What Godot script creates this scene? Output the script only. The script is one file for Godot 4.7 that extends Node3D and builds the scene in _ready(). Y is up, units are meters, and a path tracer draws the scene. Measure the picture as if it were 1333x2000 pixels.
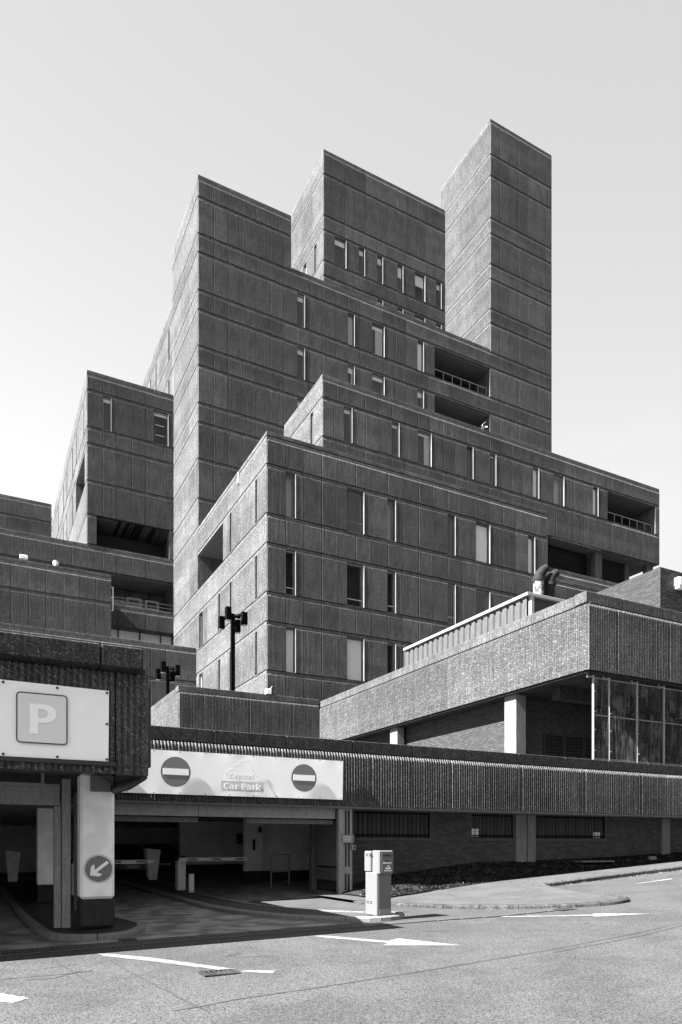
extends Node3D
# Stepped brutalist office complex with ribbed precast panels above a car park entrance.
# World axes follow the building: +X runs along the shaded fronts, -Z along the sunlit flanks.
# D means distance along -Z from the eye line, so a point is Vector3(X, Y, -D).

const RIB := 0.08175          # rib pitch of the precast panels
const MODULE := 1.308         # panel module
const GAP := 0.055            # open joint between bands
var M := {}
var panel_cache := {}
var taken := {}
var rng := RandomNumberGenerator.new()
var droid: SystemFont
var droid_bold: SystemFont

# ------------------------------------------------------------------ mesh collector
class MB:
	var v := PackedVector3Array()
	var n := PackedVector3Array()
	var ix := PackedInt32Array()
	var uv := PackedVector2Array()
	func quad(a: Vector3, b: Vector3, c: Vector3, d: Vector3) -> void:
		# a b c d counter-clockwise seen from outside
		var nn := (b - a).cross(c - a).normalized()
		if nn.length_squared() < 0.5:
			nn = (c - a).cross(d - a).normalized()
		var k := v.size()
		v.append_array([a, b, c, d])
		n.append_array([nn, nn, nn, nn])
		ix.append_array([k, k + 2, k + 1, k, k + 3, k + 2])
	func tri(a: Vector3, b: Vector3, c: Vector3) -> void:
		var nn := (b - a).cross(c - a).normalized()
		var k := v.size()
		v.append_array([a, b, c])
		n.append_array([nn, nn, nn])
		ix.append_array([k, k + 2, k + 1])
	func box(lo: Vector3, hi: Vector3) -> void:
		var x0 := lo.x; var y0 := lo.y; var z0 := lo.z
		var x1 := hi.x; var y1 := hi.y; var z1 := hi.z
		quad(Vector3(x0, y0, z1), Vector3(x1, y0, z1), Vector3(x1, y1, z1), Vector3(x0, y1, z1))
		quad(Vector3(x1, y0, z0), Vector3(x0, y0, z0), Vector3(x0, y1, z0), Vector3(x1, y1, z0))
		quad(Vector3(x0, y0, z0), Vector3(x0, y0, z1), Vector3(x0, y1, z1), Vector3(x0, y1, z0))
		quad(Vector3(x1, y0, z1), Vector3(x1, y0, z0), Vector3(x1, y1, z0), Vector3(x1, y1, z1))
		quad(Vector3(x0, y1, z1), Vector3(x1, y1, z1), Vector3(x1, y1, z0), Vector3(x0, y1, z0))
		quad(Vector3(x0, y0, z0), Vector3(x1, y0, z0), Vector3(x1, y0, z1), Vector3(x0, y0, z1))
	func cbox(lo: Vector3, hi: Vector3, c: float) -> void:
		# box with all edges chamfered by c
		var m := (lo + hi) * 0.5
		var h := (hi - lo) * 0.5
		c = min(c, min(h.x, min(h.y, h.z)) * 0.9)
		var p := func(sx, sy, sz, k) -> Vector3:
			var r := Vector3(h.x, h.y, h.z)
			for i in 3:
				if i != k: r[i] -= c
			return m + Vector3(r.x * sx, r.y * sy, r.z * sz)
		for s in [-1, 1]:
			var f := [[p.call(s, -1, -1, 0), p.call(s, -1, 1, 0), p.call(s, 1, 1, 0), p.call(s, 1, -1, 0)],
				[p.call(-1, s, -1, 1), p.call(1, s, -1, 1), p.call(1, s, 1, 1), p.call(-1, s, 1, 1)],
				[p.call(-1, -1, s, 2), p.call(-1, 1, s, 2), p.call(1, 1, s, 2), p.call(1, -1, s, 2)]]
			for q in f:
				out(q, m)
			for t in [-1, 1]:
				out([p.call(s, t, -1, 0), p.call(s, t, 1, 0), p.call(s, t, 1, 1), p.call(s, t, -1, 1)], m)
				out([p.call(s, -1, t, 0), p.call(s, 1, t, 0), p.call(s, 1, t, 2), p.call(s, -1, t, 2)], m)
				out([p.call(-1, s, t, 1), p.call(1, s, t, 1), p.call(1, s, t, 2), p.call(-1, s, t, 2)], m)
				for w in [-1, 1]:
					var a: Vector3 = p.call(s, t, w, 0)
					var b: Vector3 = p.call(s, t, w, 1)
					var d: Vector3 = p.call(s, t, w, 2)
					if (b - a).cross(d - a).dot(a - m) > 0: tri(a, b, d)
					else: tri(a, d, b)
	func out(q: Array, m: Vector3) -> void:
		# quad turned to face away from m
		if (q[1] - q[0]).cross(q[2] - q[0]).dot((q[0] + q[2]) * 0.5 - m) > 0: quad(q[0], q[1], q[2], q[3])
		else: quad(q[0], q[3], q[2], q[1])
	func bar(a: Vector3, b: Vector3, w: float, h: float) -> void:
		# square bar from a to b
		var d := (b - a).normalized()
		var up := Vector3.UP if abs(d.y) < 0.95 else Vector3.RIGHT
		var s := d.cross(up).normalized() * w * 0.5
		var t := s.cross(d).normalized() * h * 0.5
		var A := [a - s - t, a + s - t, a + s + t, a - s + t]
		var B := [b - s - t, b + s - t, b + s + t, b - s + t]
		var m := (a + b) * 0.5
		for i in 4:
			out([A[i], A[(i + 1) % 4], B[(i + 1) % 4], B[i]], m)
		out(A, m); out(B, m)
	func tube(pts: Array, rad: Array, seg: int = 14, cap: bool = true) -> void:
		# round tube along points, smooth
		var k0 := v.size()
		var N := pts.size()
		var side := Vector3.ZERO
		for i in N:
			var d: Vector3 = (pts[min(i + 1, N - 1)] - pts[max(i - 1, 0)]).normalized()
			if side == Vector3.ZERO:
				side = d.cross(Vector3.UP if abs(d.y) < 0.9 else Vector3.RIGHT).normalized()
			side = (side - d * side.dot(d)).normalized()
			var other := d.cross(side)
			for j in seg + 1:
				var an := TAU * j / seg
				var r := side * cos(an) + other * sin(an)
				v.append(pts[i] + r * rad[i])
				n.append(r)
		for i in N - 1:
			for j in seg:
				var a := k0 + i * (seg + 1) + j
				var b := a + seg + 1
				ix.append_array([a, b, a + 1, a + 1, b, b + 1])
		if cap:
			for e in [0, N - 1]:
				var c: Vector3 = pts[e]
				for j in seg:
					var a: Vector3 = v[k0 + e * (seg + 1) + j]
					var b: Vector3 = v[k0 + e * (seg + 1) + j + 1]
					if e == 0: tri(c, b, a)
					else: tri(c, a, b)
	func disc(c: Vector3, r: float, z: float, seg: int = 48, r_in: float = 0.0) -> void:
		# flat disc or ring facing +z
		for j in seg:
			var a := TAU * j / seg
			var b := TAU * (j + 1) / seg
			var pa := Vector3(cos(a), sin(a), 0); var pb := Vector3(cos(b), sin(b), 0)
			var o := c + Vector3(0, 0, z)
			if r_in > 0: quad(o + pa * r_in, o + pa * r, o + pb * r, o + pb * r_in)
			else: tri(o, o + pa * r, o + pb * r)
	func poly(pts: PackedVector2Array, y: Callable, up: bool = true) -> void:
		# flat or sloped polygon in plan: (X, D) -> height from y(X, D)
		var t := Geometry2D.triangulate_polygon(pts)
		for i in range(0, t.size(), 3):
			var q := []
			for k in 3:
				var p: Vector2 = pts[t[i + k]]
				q.append(Vector3(p.x, y.call(p.x, p.y), -p.y))
			if ((q[1] - q[0]).cross(q[2] - q[0]).y > 0) == up: tri(q[0], q[1], q[2])
			else: tri(q[0], q[2], q[1])
	func mesh() -> ArrayMesh:
		var a := []
		a.resize(Mesh.ARRAY_MAX)
		a[Mesh.ARRAY_VERTEX] = v
		a[Mesh.ARRAY_NORMAL] = n
		a[Mesh.ARRAY_INDEX] = ix
		if uv.size() == v.size() and uv.size() > 0:
			a[Mesh.ARRAY_TEX_UV] = uv
		var m := ArrayMesh.new()
		if v.size() > 0:
			m.add_surface_from_arrays(Mesh.PRIMITIVE_TRIANGLES, a)
		return m

# ------------------------------------------------------------------ nodes and names
func numbered(called: String) -> String:
	var k: int = taken.get(called, 0)
	taken[called] = k + 1
	return called if k == 0 else "%s_%03d" % [called, k]

func thing(called: String, label: String, category: String, at: Vector3 = Vector3.ZERO, group: String = "") -> Node3D:
	var o := Node3D.new()
	o.name = numbered(called)
	add_child(o)
	o.position = at
	tag(o, label, category, group)
	return o

func tag(o: Node, label: String, category: String, group: String = "") -> void:
	o.set_meta("label", label)
	o.set_meta("category", category)
	if group: o.set_meta("group", group)

func part(called: String, mesh: Mesh, m: Material, parent: Node, xf: Transform3D = Transform3D()) -> MeshInstance3D:
	var o := MeshInstance3D.new()
	o.name = called if parent != self else numbered(called)
	o.mesh = mesh
	o.material_override = m
	o.transform = xf
	o.cast_shadow = GeometryInstance3D.SHADOW_CASTING_SETTING_ON
	parent.add_child(o, true)
	return o

func setting(called: String, mesh: Mesh, m: Material) -> MeshInstance3D:
	var o := part(called, mesh, m, self)
	o.set_meta("kind", "structure")
	return o

func grey(x: float) -> Color:
	return Color(x, x, x).linear_to_srgb()

# ------------------------------------------------------------------ textures and materials
func cells(seed_: int, freq: float, size: int) -> PackedByteArray:
	var f := FastNoiseLite.new()
	f.seed = seed_
	f.noise_type = FastNoiseLite.TYPE_CELLULAR
	f.cellular_return_type = FastNoiseLite.RETURN_CELL_VALUE
	f.frequency = freq
	f.fractal_type = FastNoiseLite.FRACTAL_NONE
	return f.get_seamless_image(size, size, false, false, 0.04).get_data()

func clouds(seed_: int, freq: float, size: int, oct: int = 4) -> PackedByteArray:
	var f := FastNoiseLite.new()
	f.seed = seed_
	f.noise_type = FastNoiseLite.TYPE_SIMPLEX_SMOOTH
	f.frequency = freq
	f.fractal_octaves = oct
	return f.get_seamless_image(size, size, false, false, 0.12).get_data()

func clouds_between(seed_: int, freq: float, size: int, lo: float, hi: float) -> PackedByteArray:
	var c := clouds(seed_, freq, size, 5)
	for i in c.size():
		c[i] = int(255.0 * lerpf(lo, hi, smoothstep(0.2, 0.75, c[i] / 255.0)))
	return c

func image_of(b: PackedByteArray, size: int) -> ImageTexture:
	var im := Image.create_from_data(size, size, false, Image.FORMAT_L8, b)
	im.convert(Image.FORMAT_RGB8)
	return ImageTexture.create_from_image(im)

func lut(f: Callable) -> PackedByteArray:
	# 256 linear values as sRGB bytes
	var t := PackedByteArray()
	t.resize(256)
	for i in 256:
		var x: float = clampf(f.call(i / 255.0), 0.0, 1.0)
		t[i] = int(clampf(Color(x, x, x).linear_to_srgb().r * 255.0, 0, 255))
	return t

func speckled(seed_: int, freq: float, size: int, f: Callable) -> ImageTexture:
	# crushed aggregate: one tone for each stone, varied by a second, finer generation
	var a := cells(seed_, freq, size)
	var b := cells(seed_ + 7, freq * 1.7, size)
	var t := PackedByteArray()
	t.resize(256 * 16)
	for i in 256:
		for j in 16:
			var x: float = clampf(f.call(i / 255.0) * (0.72 + 0.56 * j / 15.0), 0.0, 1.0)
			t[i * 16 + j] = int(clampf(Color(x, x, x).linear_to_srgb().r * 255.0, 0, 255))
	var o := PackedByteArray()
	o.resize(a.size())
	for i in a.size():
		o[i] = t[a[i] * 16 + (b[i] >> 4)]
	return image_of(o, size)

func streaks(seed_: int, size: int, low: float) -> ImageTexture:
	# rain streaks down the ribs: narrow in x, long in y, with some broader tides of dirt
	var fx := FastNoiseLite.new()
	fx.seed = seed_
	fx.noise_type = FastNoiseLite.TYPE_SIMPLEX_SMOOTH
	fx.frequency = 1.0
	fx.fractal_octaves = 3
	var o := PackedByteArray()
	o.resize(size * size)
	var R := size / TAU
	for y in size:
		var ya := TAU * y / size
		var cy := cos(ya) * 0.55
		var sy := sin(ya) * 0.55
		for x in size:
			# columns repeat over the tile through the noise of a cylinder walked in x
			var v := 0.5 + 0.62 * fx.get_noise_3d(x * 0.16, cy * 1.7 + seed_, sy * 1.7) + 0.40 * fx.get_noise_3d(x * 0.021 + 91.0, cy + 40.0, sy + 7.0)
			o[y * size + x] = int(255.0 * clampf(low + (1.0 - low) * smoothstep(0.08, 0.92, v), 0, 1))
	return image_of(o, size)

func tri_mat(tex: Texture2D, tone: float, metres: float, rough: float = 0.9) -> StandardMaterial3D:
	var m := StandardMaterial3D.new()
	m.albedo_texture = tex
	m.albedo_color = Color(tone, tone, tone).linear_to_srgb() if tone <= 1.0 else Color.WHITE
	m.roughness = rough
	m.uv1_triplanar = true
	m.uv1_world_triplanar = true
	m.uv1_scale = Vector3.ONE / metres
	m.metallic_specular = 0.3
	return m

func uv_mat(tex: Texture2D, tone: float, metres: float) -> StandardMaterial3D:
	var m := tri_mat(tex, tone, metres)
	m.uv1_triplanar = false
	m.uv1_world_triplanar = false
	return m

func with_streaks(m: StandardMaterial3D, tex: Texture2D, metres: float) -> StandardMaterial3D:
	m.detail_enabled = true
	m.detail_albedo = tex
	m.detail_blend_mode = BaseMaterial3D.BLEND_MODE_MUL
	m.detail_uv_layer = BaseMaterial3D.DETAIL_UV_2
	m.uv2_triplanar = true
	m.uv2_world_triplanar = true
	m.uv2_scale = Vector3.ONE / metres
	return m

func plain(x: float, rough: float = 0.7, metal: float = 0.0, spec: float = 0.5) -> StandardMaterial3D:
	var m := StandardMaterial3D.new()
	m.albedo_color = grey(x)
	m.roughness = rough
	m.metallic = metal
	m.metallic_specular = spec
	return m

func make_materials() -> void:
	var fine := speckled(11, 0.16, 1024, func(c): return 0.16 + 0.44 * c + (0.62 if c > 0.8 else 0.0))
	var coarse := speckled(23, 0.12, 1024, func(c): return 0.16 + 0.26 * c + 0.62 * smoothstep(0.82, 0.93, c))
	var stain := streaks(5, 512, 0.76)
	var stain2 := streaks(9, 512, 0.5)
	# tower and office panels, in a few casts of slightly different mix
	var k := 0
	for t in [0.232, 0.252, 0.285, 0.202, 0.24]:
		M["panel%d" % k] = with_streaks(uv_mat(fine, t, 2.1), stain, 9.7)
		M["flat%d" % k] = with_streaks(tri_mat(fine, t, 2.6), stain, 9.7)
		k += 1
	k = 0
	for t in [0.245, 0.27, 0.22]:
		M["low%d" % k] = with_streaks(uv_mat(coarse, t, 1.5), stain, 6.3)
		M["lowflat%d" % k] = with_streaks(tri_mat(coarse, t, 1.5), stain, 6.3)
		k += 1
	k = 0
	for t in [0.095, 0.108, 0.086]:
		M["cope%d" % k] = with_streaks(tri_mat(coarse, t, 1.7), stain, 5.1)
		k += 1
	M.course = with_streaks(tri_mat(fine, 0.24, 1.3), stain, 7.3)
	M.smooth = with_streaks(tri_mat(speckled(31, 0.09, 512, func(c): return 0.75 + 0.25 * c), 0.17, 1.1), stain, 7.3)
	M.reveal = with_streaks(tri_mat(speckled(37, 0.09, 512, func(c): return 0.8 + 0.2 * c), 0.13, 1.3), stain, 5.0)
	M.trim = plain(0.27, 0.6)
	M.backing = plain(0.03, 0.95)
	M.roof = plain(0.06, 0.95)
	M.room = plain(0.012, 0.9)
	M.curtain = plain(0.34, 0.95)
	M.blind = plain(0.62, 0.9)
	M.frame = plain(0.16, 0.45, 0.3)
	M.frame_pale = plain(0.4, 0.45, 0.2)
	var g := plain(0.02, 0.03)
	g.transparency = BaseMaterial3D.TRANSPARENCY_ALPHA
	g.albedo_color = Color(0.3, 0.3, 0.3, 0.05)
	g.metallic_specular = 1.0
	M.glass = g
	# concrete in columns and kerbs
	var cst := streaks(41, 512, 0.86)
	var cfine := speckled(43, 0.12, 512, func(c): return 0.78 + 0.22 * c)
	M.column = with_streaks(tri_mat(cfine, 0.19, 0.9), cst, 3.1)
	M.pilaster = with_streaks(tri_mat(cfine, 0.16, 0.9), cst, 3.1)
	var grime := image_of(clouds_between(131, 0.012, 512, 0.93, 1.0), 512)
	M.white_paint = with_streaks(plain(0.95, 0.6), grime, 2.7)
	M.inner_paint = with_streaks(plain(0.8, 0.7), grime, 3.9)
	M.dark_paint = with_streaks(tri_mat(cfine, 0.035, 1.4, 0.6), cst, 2.7)
	M.kerb = with_streaks(tri_mat(speckled(47, 0.1, 512, func(c): return 0.6 + 0.4 * c), 0.23, 0.8), cst, 1.7)
	M.kerb_grey = with_streaks(tri_mat(speckled(49, 0.1, 512, func(c): return 0.6 + 0.4 * c), 0.13, 0.8), stain2, 1.7)
	M.kerb_dark = with_streaks(tri_mat(coarse, 0.2, 0.9), stain2, 1.9)
	# road
	var asphalt := speckled(53, 0.14, 1024, func(c): return 0.40 + 0.36 * c + (0.34 if c > 0.8 else 0.0) - (0.26 if c < 0.18 else 0.0))
	var patch := ImageTexture.create_from_image(_patches())
	M.asphalt = with_streaks(tri_mat(asphalt, 0.10, 1.6, 0.85), patch, 7.9)
	M.floor = with_streaks(plain(0.26, 0.5), image_of(clouds_between(61, 0.01, 512, 0.62, 1.0), 512), 3.7)
	M.apron = with_streaks(tri_mat(asphalt, 0.115, 1.3, 0.9), patch, 5.1)
	M.paint_road = with_streaks(tri_mat(speckled(67, 0.2, 512, func(c): return 0.25 + 0.75 * smoothstep(0.12, 0.34, c)), 0.22, 0.7, 0.8), patch, 1.3)
	M.crack = plain(0.02, 0.95)
	M.iron = plain(0.05, 0.6, 0.6)
	M.grate = plain(0.09, 0.6, 0.5)
	# brick
	k = 0
	for t in [0.048, 0.055, 0.063, 0.043]:
		M["brick%d" % k] = tri_mat(speckled(71 + k, 0.15, 256, func(c): return 0.7 + 0.3 * c), t, 0.43, 0.9)
		k += 1
	M.mortar = plain(0.04, 0.95)
	# metal, plastic, vinyl
	M.steel_grey = with_streaks(tri_mat(cfine, 0.3, 1.1, 0.5), cst, 1.9)
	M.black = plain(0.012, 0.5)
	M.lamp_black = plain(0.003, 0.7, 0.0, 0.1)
	M.white = plain(0.78, 0.5)
	M.rail_white = plain(0.3, 0.5)
	M.vinyl = plain(0.90, 0.45)
	M.vinyl.backlight_enabled = true
	M.vinyl.backlight = Color(0.25, 0.25, 0.25)
	M.print_mid = plain(0.52, 0.45)
	M.print_pale = plain(0.66, 0.45)
	M.barrier = plain(0.5, 0.5)
	M.print_dark = plain(0.145, 0.45)
	M.print_black = plain(0.02, 0.45)
	M.machine = plain(0.115, 0.45)
	M.machine_face = plain(0.11, 0.4)
	M.rust = with_streaks(tri_mat(speckled(91, 0.05, 512, func(c): return 0.25 + 0.75 * c), 0.05, 0.8, 0.8), stain2, 0.7)
	M.worn_white = with_streaks(tri_mat(speckled(97, 0.02, 512, func(c): return 0.2 + 0.8 * smoothstep(0.3, 0.5, c)), 0.35, 0.9, 0.8), stain2, 0.9)
	M.cladding = with_streaks(tri_mat(cfine, 0.095, 1.1, 0.5), cst, 1.9)
	M.mulch = tri_mat(speckled(101, 0.06, 512, func(c): return 0.25 + 0.75 * c), 0.035, 0.8, 1.0)
	M.chip = plain(0.16, 1.0, 0.0, 0.1)
	M.chip.vertex_color_use_as_albedo = true
	M.chip.albedo_color = Color.WHITE
	M.car = plain(0.012, 0.15)
	M.car.clearcoat_enabled = true
	M.car2 = plain(0.05, 0.15)
	M.car2.clearcoat_enabled = true
	M.tyre = plain(0.012, 0.9)
	M.chrome = plain(0.7, 0.12, 1.0)
	M.plate = plain(0.6, 0.5)
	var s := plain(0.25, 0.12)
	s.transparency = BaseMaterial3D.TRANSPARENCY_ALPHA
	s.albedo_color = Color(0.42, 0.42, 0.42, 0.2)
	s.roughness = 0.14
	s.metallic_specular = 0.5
	s.albedo_texture = reflection_streaks()
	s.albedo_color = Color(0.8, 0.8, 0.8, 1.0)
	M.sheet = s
	M.galv = plain(0.22, 0.5, 0.3)

func reflection_streaks() -> ImageTexture:
	# streaky reflections of the corrugated plastic, painted in: thin and thick runs, clear between
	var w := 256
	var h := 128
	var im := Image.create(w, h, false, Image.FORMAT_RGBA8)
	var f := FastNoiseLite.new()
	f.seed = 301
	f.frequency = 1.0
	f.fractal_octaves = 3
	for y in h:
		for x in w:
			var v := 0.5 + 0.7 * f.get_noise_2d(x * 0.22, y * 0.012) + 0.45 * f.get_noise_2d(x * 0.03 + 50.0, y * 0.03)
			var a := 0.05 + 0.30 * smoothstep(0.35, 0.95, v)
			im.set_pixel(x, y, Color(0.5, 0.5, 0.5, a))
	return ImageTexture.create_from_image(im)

func _patches() -> Image:
	# broad worn and oily patches in the road surface
	var size := 512
	var a := clouds(201, 0.006, size, 5)
	var b := clouds(207, 0.03, size, 4)
	var o := PackedByteArray()
	o.resize(size * size)
	for i in o.size():
		var v: float = 0.65 * a[i] / 255.0 + 0.35 * b[i] / 255.0
		o[i] = int(255.0 * clampf(0.90 + 0.10 * smoothstep(0.3, 0.65, v), 0, 1))
	var im := Image.create_from_data(size, size, false, Image.FORMAT_L8, o)
	im.convert(Image.FORMAT_RGB8)
	return im

# ------------------------------------------------------------------ precast panels
const PROFILE := [[0.0, 0.0], [0.10, 0.0], [0.19, 0.45], [0.29, 0.80], [0.39, 0.96], [0.5, 1.0], [0.61, 0.96], [0.71, 0.80], [0.81, 0.45], [0.90, 0.0]]

func ribbed(w: float, h: float, strip: float, amp: float = 0.043, pitch: float = RIB, tooth: float = 0.045) -> ArrayMesh:
	# local: x 0..w, y 0..h, rib roots at z 0, crests at z amp, back at z -0.1
	# no two casts alike: ribs stand a little higher or lower, so that low sun picks some of them out
	var cast := rng.randi() % 3
	var key := "%.3f %.3f %.2f %.3f %.3f %d" % [w, h, strip, amp, pitch, cast]
	if panel_cache.has(key): return panel_cache[key]
	var cnt: int = max(1, int(round(w / pitch)))
	var p := w / cnt
	var xs := PackedFloat32Array()
	var zs := PackedFloat32Array()
	var own := RandomNumberGenerator.new()
	own.seed = hash(key)
	for i in cnt:
		var k := own.randf_range(0.98, 1.01)
		if cnt > 20 and i == cnt / 2: k = 0.7
		elif cnt > 20 and i == cnt / 2 + 1: k = 1.03
		elif own.randf() < 0.12: k = 1.025
		for q in PROFILE:
			xs.append((i + q[0]) * p)
			zs.append(q[1] * amp * k)
	xs.append(w); zs.append(0.0)
	var K := xs.size()
	var nx := []
	for i in K:
		var a: int = max(i - 1, 0)
		var b: int = min(i + 1, K - 1)
		nx.append(Vector3(-(zs[b] - zs[a]), 0, xs[b] - xs[a]).normalized())
	var m := MB.new()
	var ht := h - strip
	# front
	for i in K:
		m.v.append(Vector3(xs[i], 0, zs[i])); m.n.append(nx[i])
		m.v.append(Vector3(xs[i], ht, zs[i])); m.n.append(nx[i])
	for i in K - 1:
		var a := i * 2
		m.ix.append_array([a, a + 1, a + 2, a + 1, a + 3, a + 2])
	# sloping rib heads
	for i in K - 1:
		if zs[i] > 0.0 or zs[i + 1] > 0.0:
			m.quad(Vector3(xs[i], ht, zs[i]), Vector3(xs[i + 1], ht, zs[i + 1]), Vector3(xs[i + 1], ht + tooth, 0), Vector3(xs[i], ht + tooth, 0))
	# plain strip above, starting under the heads
	m.quad(Vector3(0, ht, 0), Vector3(w, ht, 0), Vector3(w, h, 0), Vector3(0, h, 0))
	# underside
	for i in K - 1:
		m.quad(Vector3(xs[i], 0, -0.1), Vector3(xs[i + 1], 0, -0.1), Vector3(xs[i + 1], 0, zs[i + 1]), Vector3(xs[i], 0, zs[i]))
	m.quad(Vector3(0, h, 0), Vector3(w, h, 0), Vector3(w, h, -0.1), Vector3(0, h, -0.1))
	m.quad(Vector3(0, 0, -0.1), Vector3(0, 0, 0), Vector3(0, h, 0), Vector3(0, h, -0.1))
	m.quad(Vector3(w, 0, 0), Vector3(w, 0, -0.1), Vector3(w, h, -0.1), Vector3(w, h, 0))
	# unrolled cast surface: metres along the face (flanks stretched out) and up it
	for i in m.v.size():
		var c := m.v[i]
		m.uv.append(Vector2(c.x + c.z * 0.9, -c.y + c.z * 0.3))
	panel_cache[key] = m.mesh()
	return panel_cache[key]

func box_mesh(w: float, h: float, d: float, c: float = 0.012) -> ArrayMesh:
	# local: x 0..w, y 0..h, z -d..0, chamfered
	var key := "box %.3f %.3f %.3f %.3f" % [w, h, d, c]
	if not panel_cache.has(key):
		var m := MB.new()
		m.cbox(Vector3(0, 0, -d), Vector3(w, h, 0), c)
		panel_cache[key] = m.mesh()
	return panel_cache[key]

# where a piece of a front stands: local x along the front, z outwards
func on_face(axis: String, plane: float, a: float, b: float, y: float) -> Transform3D:
	if axis == "z":
		return Transform3D(Basis(), Vector3(a, y, -plane))
	return Transform3D(Basis(Vector3.UP, -PI / 2), Vector3(plane, y, -b))

func pick(prefix: String, cnt: int) -> Material:
	return M["%s%d" % [prefix, rng.randi() % cnt]]

# A front of panels. bands: [[y0, y1], ...]; opens: [{a, b, y0, y1, kind, ...}] along u.
func facade(b: Node3D, axis: String, plane: float, u0: float, u1: float, bands: Array, opens: Array = [], opt: Dictionary = {}) -> void:
	var strip: float = opt.get("strip", 0.2)
	var prefix: String = opt.get("mat", "panel")
	var kinds: int = opt.get("kinds", 5)
	var pw: float = opt.get("width", 2.0 * MODULE)
	var origin: float = opt.get("grid", 16.88)
	var back := MB.new()
	for band in bands:
		var y0: float = band[0]
		var y1: float = band[1]
		var here := []
		for o in opens:
			if (o.y0 + o.y1) * 0.5 > y0 and (o.y0 + o.y1) * 0.5 < y1 and o.b > u0 and o.a < u1:
				here.append(o)
		here.sort_custom(func(p, q): return p.a < q.a)
		var at := u0
		var runs := []
		for o in here:
			if o.a > at + 0.01: runs.append([at, o.a])
			at = o.b
			# plain strip that runs on above the opening
			var top: float = o.get("top", y1 - strip)
			var piece := on_face(axis, plane, o.a, o.b, top)
			part("lintel", box_mesh(o.b - o.a, y1 - top, 0.11, 0.006), M[opt.get("strip_mat", "course")], b, piece)
			if o.y0 > y0 + 0.25:
				part("panel", ribbed(o.b - o.a, o.y0 - y0 - 0.03, 0.06), pick(prefix, kinds), b, on_face(axis, plane, o.a, o.b, y0 + 0.03))
				face_quad(back, axis, plane, o.a, o.b, y0, o.y0, 0.115)
		if u1 > at + 0.01: runs.append([at, u1])
		for r in runs:
			face_quad(back, axis, plane, r[0], r[1], y0, y1, 0.115)
			var x: float = r[0]
			while x < r[1] - 0.01:
				var nxt: float = origin + (floor((x - origin) / pw + 0.02) + 1.0) * pw
				if nxt > r[1] - 0.25: nxt = r[1]
				if nxt - x < 0.25 and nxt < r[1]: nxt = min(nxt + pw, r[1])
				part("panel", ribbed(nxt - x - 0.03, y1 - y0 - GAP - strip, 0.045), pick(prefix, kinds), b, on_face(axis, plane, x + 0.015, nxt - 0.015, y0 + GAP))
				part("string_course", box_mesh(nxt - x - 0.008, strip - 0.004, 0.11, 0.006), M.course, b, on_face(axis, plane, x + 0.004, nxt - 0.004, y1 - strip + 0.002))
				x = nxt
	for o in opens:
		if o.kind == "window": window(b, axis, plane, o)
		elif o.kind == "loggia": loggia(b, axis, plane, o)
	part("backing_wall", back.mesh(), M.backing, b)

func face_quad(m: MB, axis: String, plane: float, a: float, b: float, y0: float, y1: float, inset: float) -> void:
	if axis == "z":
		var z := -plane - inset
		m.quad(Vector3(a, y0, z), Vector3(b, y0, z), Vector3(b, y1, z), Vector3(a, y1, z))
	else:
		var x := plane + inset
		m.quad(Vector3(x, y0, -b), Vector3(x, y0, -a), Vector3(x, y1, -a), Vector3(x, y1, -b))

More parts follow.
